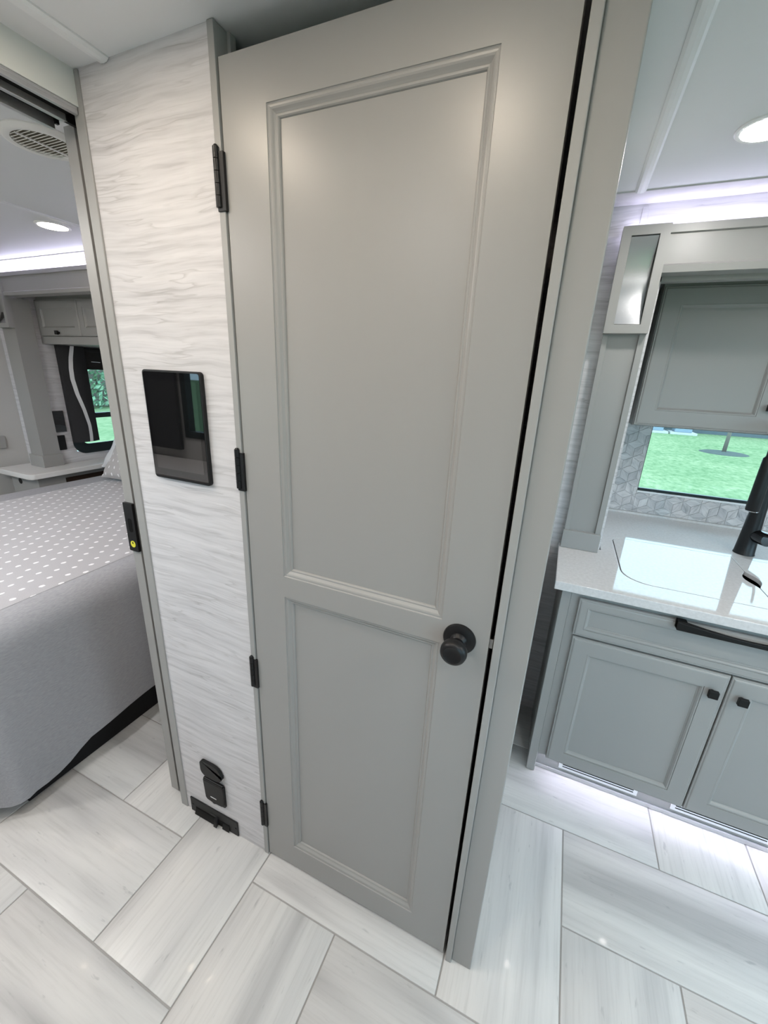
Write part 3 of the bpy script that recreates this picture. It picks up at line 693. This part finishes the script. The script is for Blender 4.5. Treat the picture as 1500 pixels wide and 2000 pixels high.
boxo('pane', 'glass', (KW[0] + 0.002, KW[1] - 0.002, 1.776, 1.779, KW[2] + 0.002, KW[3] - 0.002), w1)
def clip(poly, ax, val, keep_gt):
    out = []
    for i in range(len(poly)):
        a, b_ = poly[i], poly[(i + 1) % len(poly)]
        ia = (a[ax] > val) == keep_gt; ib = (b_[ax] > val) == keep_gt
        if ia: out.append(a)
        if ia != ib:
            t = (val - a[ax]) / (b_[ax] - a[ax]); out.append((a[0] + (b_[0] - a[0]) * t, a[1] + (b_[1] - a[1]) * t))
    return out
regs = [(1.274, KW[0] - 0.003, CZ + 0.013, 1.392), (KW[0] - 0.002, 2.40, CZ + 0.013, KW[2] - 0.007)]
s_ = 0.045
for reg in regs:
    for iy in range(-1, 12):
        for ix in range(-1, 20):
            cx = 1.25 + (ix + 0.5 * (iy % 2)) * s_ * math.sqrt(3); cz = 0.89 + iy * 1.5 * s_
            for q in range(3):
                a0 = PI / 2 + q * 2 * PI / 3
                P = lambda a: (cx + s_ * math.cos(a), cz + s_ * math.sin(a))
                poly = [(cx, cz), P(a0), P(a0 + PI / 3), P(a0 + 2 * PI / 3)]
                mx_ = sum(p[0] for p in poly) / 4; mz_ = sum(p[1] for p in poly) / 4
                poly = [(mx_ + (p[0] - mx_) * 0.965, mz_ + (p[1] - mz_) * 0.965) for p in poly]
                for ax, val, gt in ((0, reg[0], True), (0, reg[1], False), (1, reg[2], True), (1, reg[3], False)):
                    if poly: poly = clip(poly, ax, val, gt)
                if len(poly) < 3: continue
                ar = abs(sum(poly[i][0] * poly[(i + 1) % len(poly)][1] - poly[(i + 1) % len(poly)][0] * poly[i][1] for i in range(len(poly)))) / 2
                if ar < 4e-5: continue
                # build in the tile's own frame so the veining follows the tile
                ang = a0 + PI / 3
                ca, sa = math.cos(-ang), math.sin(-ang)
                loc = [((p[0] - mx_) * ca - (p[1] - mz_) * sa, (p[0] - mx_) * sa + (p[1] - mz_) * ca) for p in poly]
                me_b = MB().prism(loc, 1, -0.0035, 0.0)
                o = me_b.build('mosaic_tile', 'marble', None, origin=(0, 0, 0)); o.parent = kback
                o.location = Vector((mx_, 1.7550 - random.uniform(0, 0.0006), mz_)) - WL['wall_slide_back']; o.rotation_euler = (0, -ang, 0)

# ------------------------------------------------------------------ recessed ceiling lamps and round vent
def ceiling_lamp(x, y, label, r=0.052, mat='lamp_living'):
    t = thing('ceiling_lamp', (x, y, H - 0.006), label, 'ceiling lamp', 'recessed ceiling lamps')
    MB().lathe([(r + 0.012, 0.006), (r + 0.012, 0.003), (r + 0.008, 0.0), (r, 0.0005), (r - 0.001, 0.004)], (x, y, H - 0.006), (0, 0, 1), 36).build('trim_ring', 'sill', t, smooth='auto')
    MB().lathe([(r - 0.0005, 0.0002), (r - 0.0005, 0.0012)], (x, y, H - 0.006), (0, 0, 1), 36).build('lens', mat, t)
ceiling_lamp(1.362, 0.668, 'glowing recessed lamp in the kitchen ceiling above the base cabinet', mat='lamp_kitchen')
ceiling_lamp(-1.215, 0.625, 'glowing recessed lamp in the bedroom ceiling near the bed slide', 0.056, mat='lamp')
ceiling_lamp(0.215, -0.365, 'recessed hall lamp nearest the bedroom opening, behind the camera view', mat='lamp')
ceiling_lamp(0.790, -0.420, 'recessed hall lamp in front of the tall door, above the camera view', mat='lamp')
ceiling_lamp(2.25, -0.40, 'recessed living area lamp right of the camera')  # added fill light for the door and floor
ceiling_lamp(2.60, 0.10, 'recessed kitchen lamp further right, out of the picture', mat='lamp_living')  # unseen lamp added to lift the room light
ceiling_lamp(-1.215, -0.75, 'recessed bedroom lamp above the dresser', mat='lamp_bed')  # added to brighten the bedroom, not in view
ceiling_lamp(3.3, -0.40, 'recessed lamp at the far end of the living area')  # added fill, far out of view
ceiling_lamp(0.45, -1.05, 'recessed hall lamp by the outer wall behind the camera', mat='lamp_kitchen')  # added to brighten the lower hall wall
ceiling_lamp(1.50, -0.95, 'recessed living area lamp behind the camera near the outer wall')  # unseen fill added behind the camera
ceiling_lamp(-2.10, -0.78, 'recessed bedroom lamp near the grey end wall', mat='lamp_bed')  # unseen bedroom fill, added for brightness
ceiling_lamp(-0.62, -0.95, 'recessed bedroom lamp just inside the opening', mat='lamp_bed')  # added bedroom fill, kept out of view
vx, vy = -0.405, 0.155
cv = thing('ceiling_vent', (vx, vy, H - 0.012), 'round white air vent with slats in the bedroom ceiling', 'vent')
prof = [(0.100, 0.012), (0.100, 0.009), (0.094, 0.003), (0.084, 0.0), (0.074, 0.002), (0.072, 0.010)]
MB().lathe(prof, (vx, vy, H - 0.012), (0, 0, 1), 44).build('ring', 'vent', cv, smooth='auto')
MB().lathe([(0.0715, 0.0085), (0.0715, 0.0105)], (vx, vy, H - 0.012), (0, 0, 1), 36).build('throat', 'vent_dark', cv)
for k in range(14):
    yy = -0.065 + k * 0.010; hw = math.sqrt(max(0, 0.0705 ** 2 - yy * yy))
    m_ = MB().prism([(vy + yy - 0.0035, H - 0.0095), (vy + yy + 0.0025, H - 0.0055), (vy + yy + 0.0035, H - 0.0062), (vy + yy - 0.0025, H - 0.0105)], 0, vx - hw, vx + hw); m_.build('slat', 'vent', cv)
boxo('spoke', 'vent', (vx - 0.003, vx + 0.003, vy - 0.071, vy + 0.071, H - 0.0125, H - 0.010), cv)

# ------------------------------------------------------------------ bedroom: slide fascia
bb = thing('trim_10', (-1.4, 1.02, 1.93), 'grey fascia beam over the bed slide with a hidden light strip', None, kind='structure')
MB().prism([(0.985, 1.940), (0.981, 1.958), (0.988, 1.964), (0.988, 2.048), (0.978, 2.050), (0.978, 2.072), (1.0595, 2.072), (1.0595, 1.940)], 0, -2.455, -0.16).build('beam', 'paint', bb)
boxo('light_strip', 'cove_bed', (-2.6, -0.2, 1.020, 1.035, 2.0755, 2.0775), bb)
corbel(-2.610, -2.455, 0.975, 1.012, 1.748, 2.075, 'trim_11', 'grey corbel with brushed steel insert at the bedroom end')
bp = thing('trim_12', (-2.55, 1.04, 0.785), 'grey pilaster standing on the nightstand shelf', None, kind='structure')
boxo('core', 'paint', (-2.612, -2.462, 1.010, 1.128, 0.7868, 1.9400), bp)
boxo('plinth', 'paint', (-2.622, -2.452, 0.998, 1.135, 0.7868, 0.875), bp, 0.0015)

# bedroom overhead cabinet
oc = thing('overhead_cabinet', (-1.5, 1.45, 1.66), 'grey overhead cabinet above the bed with flat-panel doors', 'cabinet')
boxo('carcass', 'paint', (-2.498, -0.205, 1.190, 1.754, 1.712, 1.972), oc)
boxo('valance', 'paint', (-2.498, -0.205, 1.176, 1.754, 1.662, 1.7115), oc, 0.001)
xs_ = [-2.497, -2.033, -1.567, -1.10, -0.634, -0.21]
for i in range(5):
    d_ = front(oc, 'door', xs_[i] + 0.002, xs_[i + 1] - 0.002, 1.715, 1.945, 1.171, fw=0.050)
    xk = (xs_[i] + xs_[i + 1]) / 2; square_knob(d_, xk, 1.171, 1.735)

# bedroom window on the slide side wall, panel curtain, blind, wall plates
w2 = thing('window_2', (-2.52, (BW[0] + BW[1]) / 2, BW[2]), 'bedside window with rounded dark frame', None, kind='structure')
bm_o = rrect(BW[0] - 0.02, BW[1] + 0.02, BW[2] - 0.02, BW[3] + 0.02, 0.09, 8); bm_i = rrect(BW[0] + 0.05, BW[1] - 0.05, BW[2] + 0.055, BW[3] - 0.05, 0.045, 8)
n = len(bm_o); fm = MB()
for xx in (-2.4995, -2.486):
    fm.v += [Vector((xx, y, z)) for y, z in bm_o] + [Vector((xx, y, z)) for y, z in bm_i]
for i in range(n):
    j = (i + 1) % n
    fm.f += [(i, j, n + j, n + i), (2 * n + i, 2 * n + j, 3 * n + j, 3 * n + i), (i, j, 2 * n + j, 2 * n + i), (n + i, n + j, 3 * n + j, 3 * n + i)]
fm.build('frame', 'winframe', w2, 0.002)
boxo('mullion', 'winframe', (-2.515, -2.488, BW[0] + 0.03, BW[1] - 0.03, 1.120, 1.160), w2, 0.002)
boxo('pane', 'glass', (-2.520, -2.517, BW[0], BW[1], BW[2], BW[3]), w2)
MB().tube([(-2.486, 1.46, 1.150), (-2.474, 1.46, 1.152), (-2.474, 1.53, 1.152)], 0.005, 10).build('latch', 'winframe', w2, smooth='auto')
cu = thing('curtain_panel', (-2.46, 1.325, 0.945), 'charcoal window side panel with a wavy white stripe', 'curtain')
cm = MB(); cols = 14; rows = 20; vs = []; 
def cx_(y): return -2.450 + 0.026 * math.sin((y - 1.243) / 0.187 * PI)
for r in range(rows + 1):
    z = 0.945 + (1.660 - 0.945) * r / rows
    for k in range(cols + 1):
        y = 1.243 + 0.187 * k / cols; vs.append((cx_(y), y, z))
for r in range(rows + 1):
    z = 0.945 + (1.660 - 0.945) * r / rows
    vs += [(-2.484, 1.243, z), (-2.484, 1.430, z)]
nb = (rows + 1) * (cols + 1); fs = []
for r in range(rows):
    for k in range(cols):
        a = r * (cols + 1) + k; fs.append((a, a + 1, a + cols + 2, a + cols + 1))
    a = r * (cols + 1); fs.append((a, a + cols + 1, nb + 2 * r + 2, nb + 2 * r)); fs.append((a + cols, nb + 2 * r + 1, nb + 2 * r + 3, a + 2 * cols + 1))
cm.add(vs, fs).build('panel', 'curtain', cu, smooth='auto')
sm_ = MB(); vs = []; R_ = 36
for r in range(R_ + 1):
    t = r / R_; z = 0.946 + (1.659 - 0.946) * t
    cps = [(0.94, 1.350), (1.0, 1.356), (1.075, 1.357), (1.196, 1.336), (1.313, 1.308), (1.425, 1.295), (1.50, 1.298), (1.572, 1.308), (1.67, 1.333)]
    yc = next(ya + (yb2 - ya) * (3 * q_ * q_ - 2 * q_ ** 3 if False else q_) for (za, ya), (zb3, yb2) in zip(cps, cps[1:]) if za <= z <= zb3 for q_ in [(z - za) / (zb3 - za)]); hw = 0.0135
    for y in (yc - hw, yc + hw): vs.append((cx_(y) + 0.0015, y, z))
sm_.add(vs, [(2 * r, 2 * r + 1, 2 * r + 3, 2 * r + 2) for r in range(R_)]).build('stripe', 'stripe', cu, smooth=True)
bl = thing('roller_blind', (-2.48, 1.58, 1.50), 'charcoal roller blind half lowered over the bedside window', 'blind')
boxo('fabric', 'blind', (-2.474, -2.471, 1.415, 1.735, 1.505, 1.630), bl)
MB().tube([(-2.472, 1.415, 1.640), (-2.472, 1.735, 1.640)], 0.016, 16).build('roller', 'blind', bl, smooth='auto')
boxo('bottom_bar', 'blind', (-2.480, -2.465, 1.415, 1.735, 1.495, 1.508), bl, 0.002)
MB().tube([(-2.462, 1.475, 1.555), (-2.462, 1.545, 1.552)], 0.004, 10).build('pull_clip', 'chrome', bl, smooth='auto')
wp = MB().prism(rrect(1.105, 1.218, 1.032, 1.190, 0.004), 0, -2.4995, -2.488).build('wall_plate', 'black_gloss', None, 0.001)
tag(wp, 'larger black glass control plate on the grained wall beside the curtain', 'control plate', 'black wall plates by the bed')
wp = MB().prism(rrect(1.124, 1.196, 0.894, 1.006, 0.004), 0, -2.4995, -2.489).build('wall_plate', 'black_plastic', None, 0.001)
tag(wp, 'smaller black outlet plate below the glass control plate', 'outlet', 'black wall plates by the bed')

# nightstand
ns = thing('nightstand', (-2.47, 1.25, 0.0), 'grey nightstand with white rounded top in the far bedroom corner', 'nightstand')
MB().prism(rrect(-2.715, -2.285, 0.815, 1.70, [0.02, 0.035, 0.005, 0.005]) if False else [(-2.715, 0.835), (-2.700, 0.818), (-2.325, 0.818), (-2.300, 0.828), (-2.288, 0.850), (-2.288, 1.752), (-2.498, 1.752), (-2.498, 1.058), (-2.715, 1.058)], 2, 0.748, 0.786).build('top', 'laminate', ns, 0.006, seg=3)
boxo('body', 'paint', (-2.66, -2.325, 0.875, 1.055, 0.0015, 0.7478), ns, 0.002)
boxo('body_rear', 'paint', (-2.495, -2.335, 1.055, 1.750, 0.0015, 0.7478), ns)
boxo('niche', 'niche', (-2.336, -2.332, 1.02, 1.70, 0.640, 0.715), ns)  # dark strip painting the shadow gap between nightstand and bed
MB().tube([(-2.55, 0.8745, 0.70), (-2.55, 0.8735, 0.70)], 0.022, 20).build('cable_grommet', 'black', ns)

# bed, spread, blanket, pillows
bed = thing('bed', (-1.39, 0.70, 0.0), 'low black bed base with mattress under the grey spread', 'bed')
boxo('base', 'bedbase', (-2.20, -0.530, -0.24, 1.70, 0.0015, 0.30), bed, 0.004)
boxo('mattress', 'pillow', (-2.20, -0.60, -0.235, 1.69, 0.302, 0.70), bed, 0.05)
X0, X1, Y0, Y1 = -2.250, -0.525, -0.320, 1.70
RC = 0.10
loop = rrect(X0 + RC, X1 - RC, Y0 + RC, Y1 - 0.01, 0.001, 1)
# boundary parametrised: straight sides subdivided, corners fanned
bpts = []
def seg_(a, b_, n, nx, ny):
    for k in range(n): t = k / n; bpts.append((a[0] + (b_[0] - a[0]) * t, a[1] + (b_[1] - a[1]) * t, nx, ny))
ix0, ix1, iy0, iy1 = X0 + RC, X1 - RC, Y0 + RC, Y1 - RC
seg_((ix1, iy1), (ix1, iy0), 46, 1, 0)
for k in range(8): a = -PI / 2 * k / 8; bpts.append((ix1, iy0, math.cos(a), math.sin(a)))
seg_((ix1, iy0), (ix0, iy0), 40, 0, -1)
for k in range(8): a = -PI / 2 - PI / 2 * k / 8; bpts.append((ix0, iy0, math.cos(a), math.sin(a)))
seg_((ix0, iy0), (ix0, iy1), 30, -1, 0)
for k in range(8): a = PI - PI / 2 * k / 8; bpts.append((ix0, iy1, math.cos(a), math.sin(a)))
seg_((ix0, iy1), (ix1, iy1), 30, 0, 1)
for k in range(8): a = PI / 2 - PI / 2 * k / 8; bpts.append((ix1, iy1, math.cos(a), math.sin(a)))
ZT = 0.724
def hem_z(x, y, nx, ny):
    if nx > 0.5 and ny > -0.9:
        pts = [(-0.5, 0.07), (-0.336, 0.065), (-0.19, 0.045), (-0.12, 0.055), (-0.03, 0.118), (0.04, 0.132), (0.12, 0.142), (0.26, 0.142), (2, 0.145)]
        yy = y + ny * RC
        for (a, za), (b_, zb2) in zip(pts, pts[1:]):
            if a <= yy <= b_: return za + (zb2 - za) * (yy - a) / (b_ - a)
    return 0.07 if ny < -0.5 else 0.45
NR = 14; n = len(bpts); sv = []; sf = []
for i, (x, y, nx, ny) in enumerate(bpts):
    hz = hem_z(x, y, nx, ny); clear = max(0.0, nx, -ny)
    for r in range(NR + 1):
        if r <= 6:
            a = PI / 2 * r / 6; o_ = RC * math.sin(a); z = ZT - RC * (1 - math.cos(a))
        else:
            t = (r - 6) / (NR - 6); z = (ZT - RC) + (hz - (ZT - RC)) * t
            yy = y + ny * 0.25; xx = x + nx * 0.25
            wave = 0.010 * math.sin(yy * 7.0 + 0.6) + 0.006 * math.sin(yy * 17 + xx * 15) + 0.05 * abs(nx * ny)
            o_ = RC + clear * (t * 0.030 + t * t * wave)
        sv.append((x + nx * o_, y + ny * o_, z))
for i in range(n):
    j = (i + 1) % n
    for r in range(NR): sf.append((i * (NR + 1) + r, j * (NR + 1) + r, j * (NR + 1) + r + 1, i * (NR + 1) + r + 1))
sf.append(tuple(i * (NR + 1) for i in range(n)))
sp = MB().add(sv, sf).build('bedspread', 'spread', None, smooth='auto')
tag(sp, 'plain grey spread hanging over the near side of the bed', 'bedspread')
bk = MB(); NXg, NYg = 70, 90; bv = []; uv = []
def bump_(x, y): return 0.0035 * math.sin(x * 9 + y * 4) * math.sin(y * 7 - x * 3) + 0.002 * math.sin(x * 23 + y * 11)
for j in range(NYg + 1):
    y = -0.195 + (1.62 + 0.195) * j / NYg; xr = -0.634 - 0.075 * (y + 0.136)
    if y > 0.4: xr = -0.674
    for i in range(NXg + 1):
        x = -2.004 + (xr + 2.004) * i / NXg
        e = min(1.0, min(i, NXg - i, j, NYg - j) / 3.0)
        bv.append((x, y, ZT + 0.001 + e * (0.0075 + bump_(x, y)))); uv.append((x, y))
bk.add(bv, [(j * (NXg + 1) + i, j * (NXg + 1) + i + 1, (j + 1) * (NXg + 1) + i + 1, (j + 1) * (NXg + 1) + i) for j in range(NYg) for i in range(NXg)])
bk.uv = uv
tag(bk.build('dotted_blanket', 'blanket', None, smooth=True), 'pale grey blanket with white dashes laid over the bed', 'blanket')
def pillow(mat, loc, rot, w, h, t, label, name):
    mb = MB(); N = 22; vs = []; uvs = []
    for side in (1, -1):
        for j in range(N + 1):
            v = -1 + 2 * j / N
            for i in range(N + 1):
                u = -1 + 2 * i / N
                th = t * (max(0, 1 - abs(u) ** 3.2) ** 0.6) * (max(0, 1 - abs(v) ** 3.2) ** 0.6)
                pin = 1 - 0.07 * (1 - abs(v) ** 2) * abs(u) ** 3 ; pin2 = 1 - 0.07 * (1 - abs(u) ** 2) * abs(v) ** 3
                vs.append((u * w * pin, side * (th + 0.004 * math.sin(u * 9 + v * 5)), v * h * pin2)); uvs.append((u * w, v * h))
    K = (N + 1) ** 2; fs = []
    for s2 in range(2):
        for j in range(N):
            for i in range(N):
                a = s2 * K + j * (N + 1) + i; fs.append((a, a + 1, a + N + 2, a + N + 1))
    mb.add(vs, fs); mb.uv = uvs
    o = mb.build(name, mat, None, smooth=True, origin=(0, 0, 0)); o.rotation_euler = rot; put(o, loc)
    bm = bmesh.new(); bm.from_mesh(o.data); bmesh.ops.remove_doubles(bm, verts=bm.verts, dist=0.002); bmesh.ops.recalc_face_normals(bm, faces=bm.faces); bm.to_mesh(o.data); bm.free()
    return tag(o, label, 'pillow', 'pillows at the head of the bed')
pillow('pillow_dot', (-1.66, 1.20, 0.880), (-0.60, 0, 0.0), 0.34, 0.150, 0.070, 'grey pillow with white dots leaning at the head of the bed', 'pillow')
pillow('pillow', (-1.92, 1.39, 0.892), (-0.60, 0, 0.0), 0.36, 0.155, 0.070, 'plain white crumpled pillow behind the dotted pillow', 'pillow')

# ------------------------------------------------------------------ behind the camera: dresser and windows
dz = thing('dresser', (-1.5, -1.15, 0.0), 'low grey dresser with white top opposite the bed, seen only mirrored in the tablet', 'dresser')
boxo('body', 'paint', (-2.70, -0.30, -1.355, -0.98, 0.0015, 0.905), dz, 0.002)
boxo('top', 'quartz', (-2.72, -0.28, -1.358, -0.95, 0.9053, 0.935), dz, 0.004)
for k in range(3):
    d_ = MB().rings((-2.68 + k * 0.79, -1.92 + k * 0.79, 0.10, 0.87), [(0.0, -0.979), (0.0, -0.962), (0.05, -0.962), (0.055, -0.968)], fill_last=True).build('door', 'paint', dz)
for i, (a, b_, z0, z1) in enumerate(RW):
    w_ = thing('window_%d' % (i + 3), ((a + b_) / 2, -1.39, z0), ['far window above the dresser behind the camera', 'near window above the dresser behind the camera', 'living area window behind the camera'][i], None, kind='structure')  # far and living area windows are added to let in daylight
    MB().rings((a, b_, z0, z1), [(0.0, -1.42), (0.0, -1.35), (0.045, -1.35), (0.045, -1.40)]).build('frame', 'winframe', w_)
    boxo('mullion', 'winframe', ((a + b_) / 2 - 0.02, (a + b_) / 2 + 0.02, -1.41, -1.36, z0 + 0.04, z1 - 0.04), w_)
    boxo('pane', 'glass', (a, b_, -1.405, -1.402, z0, z1), w_)
c2 = MB(); c2.box(-1.72, -1.36, -1.345, -1.315, 1.00, 1.72)
tag(c2.build('curtain_panel', 'curtain', None, 0.006), 'charcoal side panel at the window above the dresser', 'curtain')

# ------------------------------------------------------------------ outdoors
GZ = -0.9
lawn = MB().add([(-90, -60, GZ), (90, -60, GZ), (90, 90, GZ), (-90, 90, GZ)], [(0, 1, 2, 3)]).build('lawn', 'grass', None)
tag(lawn, 'bright mown lawn outside the windows', 'lawn', kind='structure')
hs = thing('house', (9.0, 31.0, GZ), 'white sided building at the far edge of the lawn', 'house')
boxo('skirting', 'skirt', (-6.0, 22.0, 29.5, 29.7, GZ, GZ + 0.75), hs)
for k in range(10): boxo('siding_board', 'siding', (-6.05, 22.05, 29.35 + 0.0, 29.52, GZ + 0.75 + k * 0.26, GZ + 0.75 + k * 0.26 + 0.245), hs)
boxo('wall', 'siding', (-6.0, 22.0, 29.7, 33.0, GZ, GZ + 3.3), hs)
for x, lab in ((5.95, 'grey air conditioner unit farther from the tree'), (7.35, 'grey air conditioner unit nearer the tree')):
    a = thing('air_conditioner', (x, 28.2, GZ), lab, 'air conditioner', 'air conditioner units')
    boxo('slab', 'concrete', (x - 0.65, x + 0.65, 27.6, 28.8, GZ + 0.002, GZ + 0.12), a)
    boxo('cabinet', 'acbox', (x - 0.42, x + 0.42, 27.8, 28.6, GZ + 0.122, GZ + 0.98), a, 0.03)
    MB().lathe([(0.33, 0), (0.33, 0.03), (0.05, 0.05)], (x, 28.2, GZ + 0.98), (0, 0, 1), 20).build('fan_grille', 'skirt', a)
mr = MB().lathe([(0.85, 0.002), (0.75, 0.03), (0.4, 0.06), (0.2, 0.07)], (7.35, 20.6, GZ), (0, 0, 1), 28).build('mulch_ring', 'mulch', None); tag(mr, 'dark mulch ring around the young tree', 'mulch')
tt = thing('tree', (7.35, 20.6, GZ), 'slim young tree standing on the lawn', 'tree')
MB().tube([(7.35, 20.6, GZ + 0.071), (7.36, 20.6, GZ + 1.3), (7.40, 20.62, GZ + 3.4)], [0.075, 0.06, 0.035], 10).build('trunk', 'bark', tt, smooth=True)
def leaves(n, fn, s0, s1):
    mb = MB()
    for _ in range(n):
        c = Vector(fn()); s3 = random.uniform(s0, s1)
        a = Vector((random.uniform(-1, 1), random.uniform(-1, 1), random.uniform(-1, 1))).normalized(); b_ = a.orthogonal().normalized(); cc = a.cross(b_)
        k = len(mb.v); mb.v += [c - b_ * s3, c + cc * s3 * 0.5, c + b_ * s3, c - cc * s3 * 0.5]; mb.f.append((k, k + 1, k + 2, k + 3))
    return mb
def crown_pt():
    while True:
        p = Vector((random.uniform(-1, 1), random.uniform(-1, 1), random.uniform(-1, 1)))
        if p.length < 1: return (7.4 + p.x * 1.0, 20.6 + p.y * 1.0, GZ + 3.9 + p.z * 1.1)
tag(leaves(900, crown_pt, 0.07, 0.13).build('crown', 'leaf', tt, recalc=False), kind='stuff')
hg_ = thing('hedge', (-24.0, 15.0, GZ), 'tall leafy hedge beyond the bedside window', 'hedge')
def hedge_pt():
    y = random.uniform(3, 30); u = random.uniform(-1, 1)
    return (-23.6 + 0.9 * u + 0.35 * math.sin(y * 2.3), y, GZ + random.uniform(0.0, 4.2 + 0.4 * math.sin(y * 1.7)))
tag(leaves(9000, hedge_pt, 0.10, 0.22).build('foliage', 'leaf', hg_, recalc=False), kind='stuff')
boxo('inner_branches', 'bark', (-24.6, -24.1, 3, 30, GZ, GZ + 3.6), hg_)
